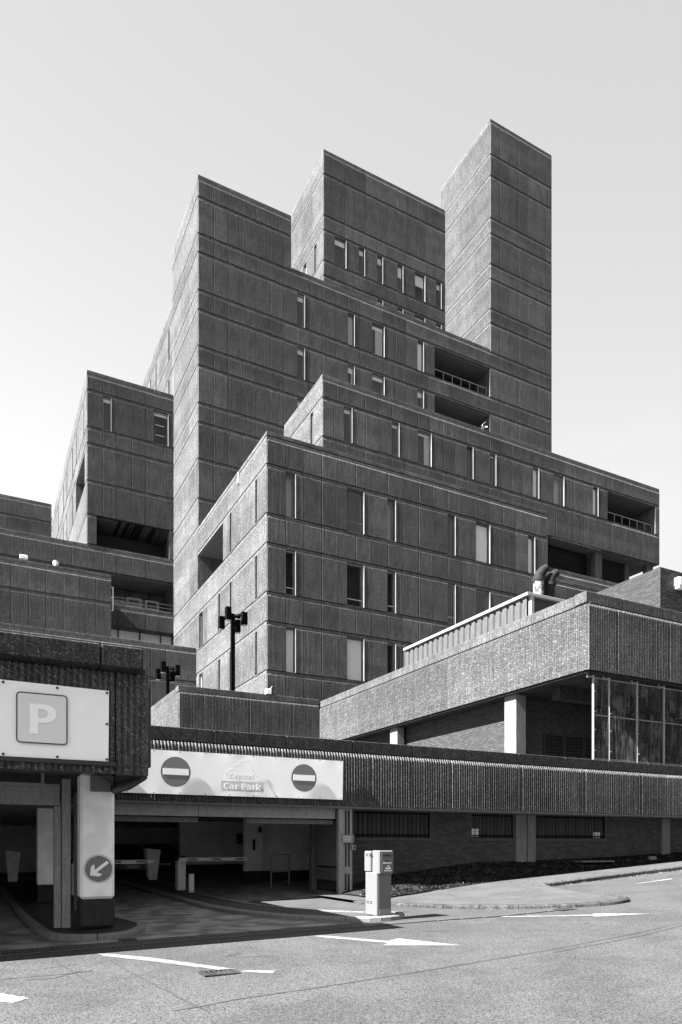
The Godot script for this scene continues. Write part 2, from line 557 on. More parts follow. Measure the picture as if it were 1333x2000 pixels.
func window(b: Node3D, axis: String, plane: float, o: Dictionary) -> void:
	var w: float = o.b - o.a
	var h: float = o.y1 - o.y0
	var xf := on_face(axis, plane, o.a, o.b, o.y0)
	var f := MB.new()
	var e := 0.006
	var t := 0.05
	f.box(Vector3(e, e, -0.23), Vector3(e + t, h - e, -0.16))
	f.box(Vector3(w - e - t, e, -0.23), Vector3(w - e, h - e, -0.16))
	f.box(Vector3(e + t, e, -0.23), Vector3(w - e - t, e + t, -0.16))
	f.box(Vector3(e + t, h - e - t, -0.23), Vector3(w - e - t, h - e, -0.16))
	if o.get("bar", 0.0) > 0.0:
		f.box(Vector3(e + t, o.bar, -0.22), Vector3(w - e - t, o.bar + 0.05, -0.17))
	var win := part("window", f.mesh(), M.frame_pale if o.get("pale", false) else M.frame, b, xf)
	var r := MB.new()
	var d := 0.75
	r.quad(Vector3(e, e, 0.0), Vector3(e, e, -d), Vector3(e, h - e, -d), Vector3(e, h - e, 0.0))
	r.quad(Vector3(w - e, e, -d), Vector3(w - e, e, 0.03), Vector3(w - e, h - e, 0.03), Vector3(w - e, h - e, -d))
	r.quad(Vector3(e, h - e, 0.0), Vector3(e, h - e, -d), Vector3(w - e, h - e, -d), Vector3(w - e, h - e, 0.0))
	r.quad(Vector3(e, e, -d), Vector3(e, e, 0.0), Vector3(w - e, e, 0.0), Vector3(w - e, e, -d))
	r.box(Vector3(-0.01, -0.05, -0.15), Vector3(w + 0.01, e - 0.002, 0.045))
	part("reveal", r.mesh(), M.reveal, win)
	var jb := MB.new()
	jb.box(Vector3(w - 0.035, 0.0, -0.155), Vector3(w - 0.008, h - 0.01, 0.055))
	part("jamb_trim", jb.mesh(), M.trim, win)
	var g := MB.new()
	g.quad(Vector3(e + t, e + t, -0.195), Vector3(w - e - t, e + t, -0.195), Vector3(w - e - t, h - e - t, -0.195), Vector3(e + t, h - e - t, -0.195))
	part("pane", g.mesh(), M.glass, win)
	var k := MB.new()
	k.quad(Vector3(0, 0, -d), Vector3(w, 0, -d), Vector3(w, h, -d), Vector3(0, h, -d))
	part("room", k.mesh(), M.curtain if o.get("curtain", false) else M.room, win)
	if o.get("blind", 0.0) > 0.0:
		var q := MB.new()
		var yb: float = h * (1.0 - o.blind)
		q.box(Vector3(e + t + 0.01, yb, -0.31), Vector3(w - e - t - 0.01, h - t - 0.02, -0.30))
		part("blind", q.mesh(), M.blind, win)
	if o.get("drape", 0.0) > 0.0:
		# pleated curtain over part of the width
		var q := MB.new()
		var x0: float = w * (1.0 - o.drape)
		var steps: int = 4 + int((w - x0) / 0.06)
		for i in steps:
			var a: float = lerp(x0, w - e - t, float(i) / steps)
			var c: float = lerp(x0, w - e - t, float(i + 1) / steps)
			var za := -0.34 + 0.025 * (i % 2)
			var zc := -0.34 + 0.025 * ((i + 1) % 2)
			q.quad(Vector3(a, e, za), Vector3(c, e, zc), Vector3(c, h - t, zc), Vector3(a, h - t, za))
		part("curtain", q.mesh(), M.curtain, win)

func loggia(b: Node3D, axis: String, plane: float, o: Dictionary) -> void:
	var w: float = o.b - o.a
	var h: float = o.y1 - o.y0
	var d: float = o.get("depth", 2.6)
	var xf := on_face(axis, plane, o.a, o.b, o.y0)
	var r := MB.new()
	var e := 0.006
	r.quad(Vector3(e, e, 0.0), Vector3(e, e, -d), Vector3(e, h, -d), Vector3(e, h, 0.0))
	r.quad(Vector3(w - e, e, -d), Vector3(w - e, e, 0.03), Vector3(w - e, h, 0.03), Vector3(w - e, h, -d))
	r.quad(Vector3(0, e, -d), Vector3(0, e, 0.0), Vector3(w, e, 0.0), Vector3(w, e, -d))
	var lg := part("loggia", r.mesh(), M.flat1, b, xf)
	var bk := MB.new()
	bk.quad(Vector3(0, 0, -d), Vector3(w, 0, -d), Vector3(w, h, -d), Vector3(0, h, -d))
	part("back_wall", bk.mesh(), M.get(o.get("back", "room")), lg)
	# boarded soffit, each board a shallow step
	var s := MB.new()
	var drop := 0.10
	s.quad(Vector3(0, h - drop, 0.0), Vector3(w, h - drop, 0.0), Vector3(w, h - drop, -0.30), Vector3(0, h - drop, -0.30))
	var cnt := int(d / 0.16)
	for i in cnt:
		var z0 := -0.30 - i * (d - 0.3) / cnt
		var z1 := -0.30 - (i + 0.86) * (d - 0.3) / cnt
		s.box(Vector3(0.01, h - 0.02, z1), Vector3(w - 0.01, h + 0.0, z0))
	s.quad(Vector3(0, h + 0.03, 0.0), Vector3(0, h + 0.03, -d), Vector3(w, h + 0.03, -d), Vector3(w, h + 0.03, 0.0))
	s.quad(Vector3(0, h - drop, -0.3), Vector3(w, h - drop, -0.3), Vector3(w, h, -0.3), Vector3(0, h, -0.3))
	part("soffit", s.mesh(), M.get(o.get("soffit", "pilaster")), lg)
	if o.get("rail", false):
		var q := MB.new()
		q.box(Vector3(0.02, 0.88, -0.22), Vector3(w - 0.3, 0.94, -0.16))
		var np := int(w / 1.17)
		for i in np:
			var x := 0.1 + (i + 1) * (w - 0.4) / np
			q.box(Vector3(x - 0.025, 0.0, -0.21), Vector3(x + 0.025, 0.88, -0.17))
		part("railing", q.mesh(), M.galv, lg)

func coping(b: Node3D, axis: String, plane: float, u0: float, u1: float, top: float, h: float = 0.25, prefix: String = "flat", kinds: int = 5, length: float = 2.616, out_: float = -0.02, deep: float = 0.4) -> void:
	var x := u0
	while x < u1 - 0.01:
		var nxt: float = min(x + length, u1)
		if u1 - nxt < 0.4: nxt = u1
		var xf := on_face(axis, plane - out_ if axis == "z" else plane - out_, x + 0.006, nxt - 0.006, top - h)
		part("coping", box_mesh(nxt - x - 0.012, h, deep, 0.015), pick(prefix, kinds), b, xf)
		x = nxt

func shell(b: Node3D, x0: float, x1: float, d0: float, d1: float, y0: float, y1: float, left: bool = false) -> void:
	# roof and the sides that are not built as fronts
	var m := MB.new()
	var e := 0.13
	m.quad(Vector3(x0 + e, y1, -d0 - e), Vector3(x1, y1, -d0 - e), Vector3(x1, y1, -d1), Vector3(x0 + e, y1, -d1))
	m.quad(Vector3(x1, y0, -d0 - e), Vector3(x1, y0, -d1), Vector3(x1, y1, -d1), Vector3(x1, y1, -d0 - e))
	m.quad(Vector3(x1, y0, -d1), Vector3(x0 + e, y0, -d1), Vector3(x0 + e, y1, -d1), Vector3(x1, y1, -d1))
	if left:
		m.quad(Vector3(x0 + e, y0, -d1), Vector3(x0 + e, y0, -d0 - e), Vector3(x0 + e, y1, -d0 - e), Vector3(x0 + e, y1, -d1))
	part("roof", m.mesh(), M.roof, b)

func win(a: float, b: float, y0: float, y1: float, more: Dictionary = {}) -> Dictionary:
	var d := {"a": a, "b": b, "y0": y0, "y1": y1, "kind": "window"}
	d.merge(more)
	return d

func hole(a: float, b: float, y0: float, y1: float, more: Dictionary = {}) -> Dictionary:
	var d := {"a": a, "b": b, "y0": y0, "y1": y1, "kind": "loggia"}
	d.merge(more)
	return d

# ------------------------------------------------------------------ the stage
func _ready() -> void:
	rng.seed = 20
	var cam := Camera3D.new()
	cam.name = "camera"
	var near := 0.05
	cam.set_frustum(near * 2000.0 / 1379.0, Vector2(0.0, near * 650.0 / 1379.0), near, 900.0)
	cam.position = Vector3(0, 1.4, 0)
	cam.rotation.y = -0.479188
	add_child(cam)
	var env := Environment.new()
	env.background_mode = Environment.BG_SKY
	var sky_m := PanoramaSkyMaterial.new()
	sky_m.panorama = clear_sky()
	var sky_ := Sky.new()
	sky_.sky_material = sky_m
	env.sky = sky_
	env.tonemap_mode = Environment.TONE_MAPPER_LINEAR
	env.tonemap_exposure = EXPOSURE
	env.sdfgi_enabled = true
	env.ssao_enabled = true
	env.ssil_enabled = true
	var we := WorldEnvironment.new()
	we.environment = env
	add_child(we)
	var sun := DirectionalLight3D.new()
	sun.name = "sun"
	sun.light_energy = 1.6
	sun.light_color = Color(1.0, 1.0, 1.0)
	sun.light_angular_distance = 0.5
	sun.shadow_enabled = true
	add_child(sun)
	sun.look_at_from_position(Vector3.ZERO, Vector3(1.0, -0.93, -0.042), Vector3.UP)

	droid = SystemFont.new()
	droid.font_names = PackedStringArray(["Droid Sans"])
	droid_bold = SystemFont.new()
	droid_bold.font_names = PackedStringArray(["Droid Sans"])
	droid_bold.font_weight = 700
	make_materials()
	build_ground()
	build_towers()
	build_left_blocks()
	build_podium()
	build_wing()
	build_deck()
	build_canopy()
	build_garage()
	build_street()
	build_opposite()

const EXPOSURE := 6.6

func clear_sky() -> ImageTexture:
	# clear air: paler towards the horizon and towards the sun's side, a few thin clouds low down
	var w := 1024
	var h := 512
	var im := Image.create(w, h, false, Image.FORMAT_RGBF)
	var sun_at := Vector3(-1.0, 0.93, 0.06).normalized()
	var f := FastNoiseLite.new()
	f.seed = 77
	f.frequency = 1.0
	f.fractal_octaves = 5
	for y in h:
		var el := PI * (0.5 - (y + 0.5) / h)
		var s := sin(el)
		for x in w:
			var az := TAU * (x + 0.5) / w
			# Godot's panorama: the middle column looks along -Z
			var d := Vector3(sin(az) * cos(el), s, cos(az) * cos(el))
			var v := 0.2
			if s > 0.0:
				v = minf(0.58 + 1.08 * pow(1.0 - s, 1.9), 1.0) * (1.0 + 0.30 * d.dot(sun_at))
				var c := f.get_noise_3d(d.x * 3.0, d.y * 9.0, d.z * 3.0) * 0.5 + 0.5
				v += 0.10 * smoothstep(0.52, 0.75, c) * smoothstep(0.02, 0.15, s) * smoothstep(0.55, 0.3, s)
			v /= EXPOSURE
			im.set_pixel(x, y, Color(v, v, v))
	return ImageTexture.create_from_image(im)

# ------------------------------------------------------------------ ground
const GX := [[-400.0, -0.12], [0.0, -0.12], [4.0, -0.05], [7.0, 0.0], [9.0, 0.04], [11.0, 0.13], [13.3, 0.29], [19.4, 0.67], [27.0, 1.15], [400.0, 1.15]]

func gy(x: float, d: float = 0.0) -> float:
	# height of the ground: climbs to the right, with a slight fall towards the building there
	return _gx(x) - 0.125 * clampf((x - 8.0) / 3.5, 0.0, 1.0) * clampf((d - 10.5) / 4.5, 0.0, 1.0)

func _gx(x: float) -> float:
	for i in GX.size() - 1:
		if x <= GX[i + 1][0]:
			return lerpf(GX[i][1], GX[i + 1][1], (x - GX[i][0]) / (GX[i + 1][0] - GX[i][0]))
	return GX[-1][1]

func build_ground() -> void:
	var m := MB.new()
	var gx := [-400.0, 0.0, 4.0, 7.0, 8.0, 8.5, 9.0, 9.5, 10.0, 10.5, 11.0, 11.5, 13.3, 19.4, 27.0, 400.0]
	var gd := [-300.0, 10.5, 11.25, 12.0, 12.75, 13.5, 14.25, 15.0, 300.0]
	for i in gx.size() - 1:
		for j in gd.size() - 1:
			var q := []
			for e in [[0, 0], [1, 0], [1, 1], [0, 1]]:
				q.append(Vector3(gx[i + e[0]], gy(gx[i + e[0]], gd[j + e[1]]), -gd[j + e[1]]))
			m.quad(q[0], q[1], q[2], q[3])
	setting("road", m.mesh(), M.asphalt)
	# concrete floor of the car park, from behind the drain inwards
	var f := MB.new()
	var xs := [-14.0, 0.0, 4.0, 6.0, 7.0, 8.6, 9.3]
	for i in xs.size() - 1:
		var near_a := 11.15 if xs[i] < 5.9 else 16.7
		f.quad(Vector3(xs[i], gy(xs[i]) + 0.006, -near_a), Vector3(xs[i + 1], gy(xs[i + 1]) + 0.006, -near_a), Vector3(xs[i + 1], gy(xs[i + 1]) + 0.006, -36), Vector3(xs[i], gy(xs[i]) + 0.006, -36))
	f.quad(Vector3(9.3, gy(9.3) + 0.006, -17.4), Vector3(14.0, gy(9.3) + 0.006, -17.4), Vector3(14.0, gy(9.3) + 0.006, -36), Vector3(9.3, gy(9.3) + 0.006, -36))
	setting("car_park_floor", f.mesh(), M.floor)

# ------------------------------------------------------------------ upper buildings
func build_towers() -> void:
	# joint levels shared by the slab and its towers
	var JT := [26.6, 30.9, 34.287, 37.416, 39.05, 42.231, 43.885, 46.976, 48.65, 51.864, 53.45]
	var JA := [53.45, 56.56, 58.15]
	var JC := [53.45, 56.53, 58.05, 61.23, 62.77, 66.0, 67.64, 72.1, 74.37, 77.85]
	var bands := func(j: Array) -> Array:
		var r := []
		for i in j.size() - 1: r.append([j[i], j[i + 1]])
		return r
	var DT := 58.876
	var DB := 66.91
	# --- main slab
	var t := thing("main_slab", "broad ribbed concrete slab block with rows of slit windows and two deep balconies", "building")
	var opens := []
	var rows := [[48.68, 51.66], [43.91, 46.78], [39.08, 42.03], [34.32, 37.22]]
	var ri := 0
	for r in rows:
		opens.append(win(26.125, 26.86, r[0], r[1], {"blind": 0.16, "pale": true}))
		opens.append(win(31.33, 32.05, r[0], r[1], {"drape": 0.9 if ri == 0 else 0.3, "blind": 0.0 if ri == 0 else 0.2, "pale": ri > 0}))
		opens.append(win(33.97, 35.34, r[0], r[1], {"drape": 0.62 if ri == 0 else 0.0, "blind": 0.14, "pale": ri > 0}))
		opens.append(win(39.17, 39.92, r[0], r[1], {"blind": 0.97 if ri == 0 else 0.2, "pale": ri > 0}))
		if ri < 2:
			opens.append(hole(41.25, 48.28, r[0] - 0.02, r[1], {"rail": ri == 0, "depth": 3.2}))
		ri += 1
	facade(t, "z", DT, 16.88, 48.35, bands.call(JT), opens)
	coping(t, "z", DT, 25.52, 48.35, 53.75, 0.26)
	shell(t, 16.88, 57.0, DT, 80.0, 0.0, 53.5)
	# --- stair tower at the left corner of the slab
	var a := thing("stair_tower", "windowless ribbed concrete tower at the left end of the main slab", "building")
	facade(a, "z", DT, 16.88, 25.52, bands.call(JA))
	coping(a, "z", DT, 16.88, 25.52, 58.45, 0.26)
	var JL := [25.9, 28.4, 30.9, 34.287, 37.416, 39.05, 42.231, 43.885, 46.976, 48.65, 51.864, 53.45, 56.56, 58.15]
	facade(a, "x", 16.88, DT + 0.0, 67.64, bands.call(JL), [], {"grid": 58.876})
	coping(a, "x", 16.88, DT + 0.4, 67.64, 58.45, 0.26)
	shell(a, 16.88, 25.5, DT, 67.64, 25.0, 58.2)
	# --- lift tower on the right
	var c := thing("lift_tower", "tallest windowless ribbed concrete tower rising above the right end of the slab", "building")
	var JCz := [30.9, 34.287, 37.416, 39.05, 42.231, 43.885, 46.976, 48.65, 51.864]
	JCz.append_array(JC)
	facade(c, "z", DT, 48.35, 57.0, bands.call(JCz))
	coping(c, "z", DT, 48.35, 57.0, 78.1, 0.22)
	facade(c, "x", 48.35, DT, 67.72, bands.call(JC), [], {"grid": 58.876})
	coping(c, "x", 48.35, DT + 0.4, 67.72, 78.1, 0.22)
	shell(c, 48.35, 57.0, DT, 67.72, 30.0, 77.9)
	# --- tower set back between the two
	var b := thing("set_back_tower", "ribbed concrete tower standing back behind the slab roof with one full row of windows", "building")
	var JB := [54.0, 56.53, 58.15, 61.5, 63.1, 66.32, 67.85, 72.22, 74.55]
	opens = []
	var bx := [[34.0, 35.40], [36.96, 37.69], [39.26, 39.97], [41.87, 42.60], [44.18, 45.55], [47.12, 47.82]]
	var bl := [0.2, 0.2, 0.24, 0.4, 0.42, 0.22]
	for i in 6:
		opens.append(win(bx[i][0], bx[i][1], 63.13, 66.12, {"blind": bl[i]}))
		if i > 1: opens.append(win(bx[i][0], bx[i][1], 58.2, 61.32, {"blind": 0.3}))
	facade(b, "z", DB, 32.666, 48.346, bands.call(JB), opens)
	coping(b, "z", DB, 32.666, 48.346, 74.81, 0.24)
	facade(b, "x", 32.666, DB, 75.5, bands.call(JB), [win(68.4, 69.1, 63.13, 66.12), win(71.0, 72.0, 63.13, 66.12, {"blind": 0.95})], {"grid": 66.9})
	coping(b, "x", 32.666, DB + 0.4, 75.5, 74.81, 0.24)
	shell(b, 32.666, 48.3, DB, 75.5, 53.0, 74.6)

	# --- terraced block S in front of the slab
	var DS := 50.962
	var XS := 24.789
	var s := thing("terraced_block", "long lower ribbed block stepping forward of the slab, with corner balcony at right", "building")
	opens = []
	var sx := [[26.76, 27.52], [31.32, 32.06], [33.95, 35.36], [39.18, 39.90], [41.80, 42.52], [46.97, 47.71], [49.58, 50.93], [54.82, 55.55]]
	var sb := [{"blind": 0.14, "pale": true}, {"blind": 0.12, "pale": true}, {"drape": 0.4, "blind": 0.1, "pale": true}, {}, {"blind": 0.08, "pale": true}, {"blind": 0.9, "pale": true}, {"blind": 0.05, "curtain": true, "pale": true}, {"blind": 0.9}]
	for i in 8: opens.append(win(sx[i][0], sx[i][1], 34.31, 37.22, sb[i]))
	opens.append(hole(56.84, 63.93, 34.29, 37.22, {"rail": true, "depth": 3.0}))
	facade(s, "z", DS, XS, 64.6, [[34.23, 37.35], [37.35, 38.92]], opens)
	facade(s, "z", DS, XS, 48.8, [[28.1, 31.1], [31.1, 34.23]])
	facade(s, "z", DS, 48.8, 64.6, [[31.1, 34.23]])
	facade(s, "z", DS, 48.8, 64.6, [[22.9, 25.4], [25.4, 27.8]])
	coping(s, "z", DS, 48.8, 64.6, 28.1, 0.25)
	coping(s, "z", DS, XS, 64.6, 39.2, 0.25)
	facade(s, "x", XS, DS, 58.85, [[28.1, 31.1], [31.1, 34.23], [34.23, 37.35], [37.35, 38.92]], [win(52.55, 53.2, 34.31, 37.2)], {"grid": 50.962})
	coping(s, "x", XS, DS + 0.4, 58.85, 39.2, 0.25)
	# open storey under the right half: soffit, louvres and posts
	var u := MB.new()
	u.quad(Vector3(48.8, 31.1, -58.8), Vector3(64.5, 31.1, -58.8), Vector3(64.5, 31.1, -51.09), Vector3(48.8, 31.1, -51.09))
	part("soffit", u.mesh(), M.smooth, s)
	var fl := MB.new()
	fl.quad(Vector3(48.8, 27.7, -51.09), Vector3(64.5, 27.7, -51.09), Vector3(64.5, 27.7, -58.8), Vector3(48.8, 27.7, -58.8))
	part("terrace_floor", fl.mesh(), M.roof, s)
	for r in [[48.9, 55.6], [56.9, 60.9]]:
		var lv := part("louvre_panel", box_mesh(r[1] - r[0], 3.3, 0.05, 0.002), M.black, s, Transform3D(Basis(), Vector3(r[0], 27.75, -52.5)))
		for i in 16:
			var sl := MB.new()
			var w: float = r[1] - r[0]
			var y := 0.15 + i * 0.2
			sl.quad(Vector3(0, y, 0.13), Vector3(w, y, 0.13), Vector3(w, y + 0.1, 0.02), Vector3(0, y + 0.1, 0.02))
			part("slat", sl.mesh(), M.lamp_black, lv)
	part("post", box_mesh(0.95, 3.4, 0.6), M.flat1, s, Transform3D(Basis(), Vector3(55.75, 27.71, -51.5)))
	part("post", box_mesh(0.9, 3.4, 0.6), M.flat1, s, Transform3D(Basis(), Vector3(63.4, 27.71, -51.5)))
	part("post", box_mesh(0.6, 3.4, 0.6), M.flat1, s, Transform3D(Basis(), Vector3(61.0, 27.71, -52.3)))
	# roof, with the open storey left out of the sides
	var rf := MB.new()
	rf.quad(Vector3(XS + 0.13, 38.9, -51.1), Vector3(64.5, 38.9, -51.1), Vector3(64.5, 38.9, -58.8), Vector3(XS + 0.13, 38.9, -58.8))
	rf.quad(Vector3(64.5, 31.1, -51.1), Vector3(64.5, 31.1, -58.8), Vector3(64.5, 38.9, -58.8), Vector3(64.5, 38.9, -51.1))
	rf.quad(Vector3(64.5, 10, -51.1), Vector3(64.5, 10, -58.8), Vector3(64.5, 27.7, -58.8), Vector3(64.5, 27.7, -51.1))
	rf.quad(Vector3(48.8, 10.0, -51.1), Vector3(64.5, 10.0, -51.1), Vector3(64.5, 22.9, -51.1), Vector3(48.8, 22.9, -51.1))
	rf.quad(Vector3(48.8, 27.7, -51.1), Vector3(48.8, 27.7, -58.8), Vector3(48.8, 31.1, -58.8), Vector3(48.8, 31.1, -51.1))
	part("roof", rf.mesh(), M.roof, s)
	# --- low block beside it, only its top showing over the wing
	var lo := thing("low_block", "low ribbed wall with pale ledge behind the two roof chimneys", "building")
	facade(lo, "z", 48.0, 41.4, 58.0, [[20.0, 22.4], [22.4, 25.3]])
	coping(lo, "z", 48.0, 41.4, 58.0, 25.62, 0.25)
	shell(lo, 41.4, 58.0, 48.0, 50.9, 5.0, 25.4, true)

	# --- front office block M
	var DM := 43.0
	var XM := 16.88
	var m := thing("office_block", "four-storey ribbed concrete office block standing forward with lit left flank", "building")
	var LM := [[3.2, 7.6], [7.6, 10.85], [10.85, 12.767], [12.767, 15.971], [15.971, 17.89], [17.89, 21.09], [21.09, 23.014], [23.014, 26.219], [26.219, 28.02]]
	var rows_m := [[23.05, 26.01], [17.93, 20.88], [12.81, 15.76]]
	var mx := [[18.247, 18.96], [22.815, 24.16], [26.061, 26.76], [31.293, 32.0], [33.927, 35.28], [39.122, 39.83]]
	opens = []
	for r in 3:
		for i in 6:
			var k := {}
			if r == 0 and (i == 4 or i == 5): k = {"curtain": true, "blind": 0.97}
			if r == 0 and i == 1: k = {"bar": 0.75}
			if r == 0 and (i == 2 or i == 0): k = {"blind": 0.0, "curtain": true}
			if r == 1: k = {"bar": 0.5, "pale": true}
			if r == 2 and i == 0: k = {"curtain": true, "blind": 0.97}
			if r == 2 and i == 1: k = {"curtain": true, "blind": 0.97}
			if r == 2 and i == 2: k = {"pale": true}
			opens.append(win(mx[i][0], mx[i][1], rows_m[r][0], rows_m[r][1], k))
	facade(m, "z", DM, XM, 41.158, LM, opens)
	coping(m, "z", DM, XM, 41.158, 28.36, 0.25)
	opens = []
	for r in 3:
		opens.append(win(44.52, 45.06, rows_m[r][0], rows_m[r][1]))
		opens.append(win(49.82, 50.43, rows_m[r][0], rows_m[r][1]))
		if r > 0:
			opens.append(win(52.55, 53.17, rows_m[r][0], rows_m[r][1]))
			opens.append(win(57.2, 58.5, rows_m[r][0], rows_m[r][1], {"blind": 0.8, "pale": true} if r == 2 else {}))
	opens.append(hole(51.96, 58.86, 23.05, 26.01, {"depth": 4.2, "back": "flat0", "soffit": "column"}))
	facade(m, "x", XM, DM, 67.0, LM.slice(0, 8), opens, {"grid": 43.0})
	facade(m, "x", XM, DM, DT, [LM[8]], [], {"grid": 43.0})
	coping(m, "x", XM, DM + 0.4, DT, 28.36, 0.25)
	var rm := MB.new()
	rm.quad(Vector3(XM + 0.13, 28.0, -DM - 0.13), Vector3(41.1, 28.0, -DM - 0.13), Vector3(41.1, 28.0, -DT), Vector3(XM + 0.13, 28.0, -DT))
	rm.quad(Vector3(41.1, 3, -DM - 0.13), Vector3(41.1, 3, -DT), Vector3(41.1, 28.0, -DT), Vector3(41.1, 28.0, -DM - 0.13))
	part("roof", rm.mesh(), M.roof, m)
	# pale downpipe end under the coping of the lit flank
	var dp := MB.new()
	dp.box(Vector3(XM - 0.10, 27.35, -48.35), Vector3(XM - 0.03, 28.1, -48.25))
	dp.box(Vector3(XM - 0.22, 27.30, -48.35), Vector3(XM - 0.03, 27.38, -48.25))
	part("bracket", dp.mesh(), M.white, m)

	# cctv on the terraced block's roof edge
	var cc := thing("security_camera", "pair of small white security cameras on the roof edge of the long terraced block", "camera", Vector3(41.1, 39.2, -51.0))
	cc.scale = Vector3.ONE * 0.45
	var q := MB.new()
	q.bar(Vector3(0, 0, 0), Vector3(0, 0.5, 0.1), 0.08, 0.08)
	q.bar(Vector3(-0.35, 0.5, 0.1), Vector3(0.35, 0.5, 0.1), 0.06, 0.06)
	part("mast", q.mesh(), M.galv, cc)
	for sgn in [-1, 1]:
		var q2 := MB.new()
		q2.bar(Vector3(0.35 * sgn, 0.52, 0.1), Vector3(0.62 * sgn, 0.40, 0.45), 0.14, 0.14)
		part("camera_housing", q2.mesh(), M.white, cc)
	# davit arm whose shadow falls down the front
	var dv := MB.new()
	dv.bar(Vector3(0.15, 0.0, -0.6), Vector3(0.15, 1.2, -0.6), 0.09, 0.09)
	dv.bar(Vector3(0.15, 1.2, -0.6), Vector3(0.1, 1.2, 0.6), 0.07, 0.07)
	part("davit", dv.mesh(), M.galv, cc)

func build_left_blocks() -> void:
	var XM := 16.88
	var DK := 67.028
	var XK := 9.008
	# --- flank behind the stair tower
	var r := thing("rear_flank", "sunlit lower flank with slit windows behind the windowless left tower", "building")
	var bands := []
	var J := [25.9, 28.4, 30.9, 34.287, 37.416, 39.05, 42.231, 43.885, 46.976, 48.65, 51.864, 53.2]
	for i in J.size() - 1: bands.append([J[i], J[i + 1]])
	var opens := []
	for row in [[48.68, 51.66], [43.91, 46.78]]:
		for w in [[68.4, 69.1], [74.0, 74.6], [76.6, 77.2], [82.0, 82.7]]:
			opens.append(win(w[0], w[1], row[0], row[1]))
	facade(r, "x", XM, 67.64, 92.0, bands, opens, {"grid": 67.64})
	coping(r, "x", XM, 67.64, 92.0, 53.5, 0.26)
	shell(r, XM, 40.0, 67.7, 92.0, 20.0, 53.2)
	# --- block K
	var k := thing("corner_block", "tall ribbed block left of the stair tower with two windows near its top", "building")
	var JK := [31.26, 34.31, 37.68, 39.157, 42.48, 43.92]
	bands = []
	for i in JK.size() - 1: bands.append([JK[i], JK[i + 1]])
	opens = [win(10.402, 11.16, 39.2, 42.27, {"blind": 0.12, "pale": true}), win(14.967, 16.37, 39.2, 42.27, {"blind": 0.1, "pale": true})]
	facade(k, "z", DK, XK, XM, bands, opens, {"grid": 9.008})
	coping(k, "z", DK, XK, XM, 44.25, 0.28)
	# ceiling striplights seen through the right-hand window
	var sl := MB.new()
	for y in [40.3, 41.25]:
		sl.box(Vector3(15.25, y, -67.6), Vector3(16.1, y + 0.05, -67.55))
	part("striplight", sl.mesh(), M.white, k)
	opens = []
	for w in [[68.35, 69.05], [76.6, 77.5], [73.8, 74.5], [81.7, 82.6], [85.0, 85.9], [90.4, 91.4], [93.3, 94.0]]:
		opens.append(win(w[0], w[1], 39.2, 42.27))
	opens.append(hole(68.1, 74.6, 34.4, 37.45, {"depth": 3.0, "back": "flat0", "soffit": "column"}))
	for w in [[76.6, 77.5], [81.7, 82.6], [85.0, 85.9], [90.4, 91.4]]:
		opens.append(win(w[0], w[1], 34.4, 37.45))
	for w in [[81.7, 82.6], [85.0, 85.9], [98.4, 99.1]]:
		opens.append(win(w[0], w[1], 30.0, 31.0))
	facade(k, "x", XK, DK, 112.0, [[26.0, 28.2], [28.2, 31.26], [31.26, 34.31], [34.31, 37.68], [37.68, 39.157], [39.157, 42.48], [42.48, 43.92]], opens.slice(0, 12), {"grid": DK})
	coping(k, "x", XK, DK + 0.4, 112.0, 44.25, 0.28)
	shell(k, XK, XM, DK, 112.0, 10.0, 43.95)
	# open plant storey at its foot
	facade(k, "z", DK, XK, 9.863, [[28.56, 31.26]], [], {"grid": 9.008})
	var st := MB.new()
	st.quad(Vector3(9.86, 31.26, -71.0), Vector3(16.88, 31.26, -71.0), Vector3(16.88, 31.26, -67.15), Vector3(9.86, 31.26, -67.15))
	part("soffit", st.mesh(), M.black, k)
	for seg in [[9.95, 11.75, 22], [12.15, 12.45, 4], [12.95, 13.0, 1], [13.2, 13.25, 1], [14.2, 14.45, 3], [14.55, 14.8, 3], [15.4, 15.75, 4], [15.95, 16.55, 7]]:
		for i in seg[2]:
			var b := MB.new()
			var x: float = seg[0] + (seg[1] - seg[0]) * i / float(max(1, seg[2] - 1) if seg[2] > 1 else 1)
			b.box(Vector3(x - 0.022, 31.17, -70.6), Vector3(x + 0.022, 31.22, -67.3))
			part("soffit_board", b.mesh(), M.column, k)
	var bw := MB.new()
	bw.quad(Vector3(9.86, 26.5, -70.9), Vector3(16.88, 26.5, -70.9), Vector3(16.88, 31.26, -70.9), Vector3(9.86, 31.26, -70.9))
	bw.quad(Vector3(9.87, 26.5, -67.2), Vector3(9.87, 26.5, -70.9), Vector3(9.87, 31.26, -70.9), Vector3(9.87, 31.26, -67.2))
	part("back_wall", bw.mesh(), M.brick1, k)
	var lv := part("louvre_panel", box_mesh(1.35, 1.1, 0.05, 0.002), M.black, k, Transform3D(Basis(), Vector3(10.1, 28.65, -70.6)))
	for i in 5:
		var sm := MB.new()
		sm.quad(Vector3(0, 0.08 + i * 0.21, 0.15), Vector3(1.35, 0.08 + i * 0.21, 0.15), Vector3(1.35, 0.2 + i * 0.21, 0.02), Vector3(0, 0.2 + i * 0.21, 0.02))
		part("slat", sm.mesh(), M.pilaster, lv)
	part("pier", box_mesh(0.42, 2.7, 0.9), M.flat1, k, Transform3D(Basis(), Vector3(16.44, 28.56, -67.05)))

	# --- wide low parapet block at its foot (coplanar with the block above), balcony and ribbon window below
	var w1 := thing("wide_storey", "wide ribbed parapet storey at the foot of the left tall block", "building")
	facade(w1, "z", DK, -6.0, XM, [[26.29, 28.25]], [], {"grid": 9.008})
	coping(w1, "z", DK, -6.0, XM, 28.53, 0.24)
	var sf := MB.new()
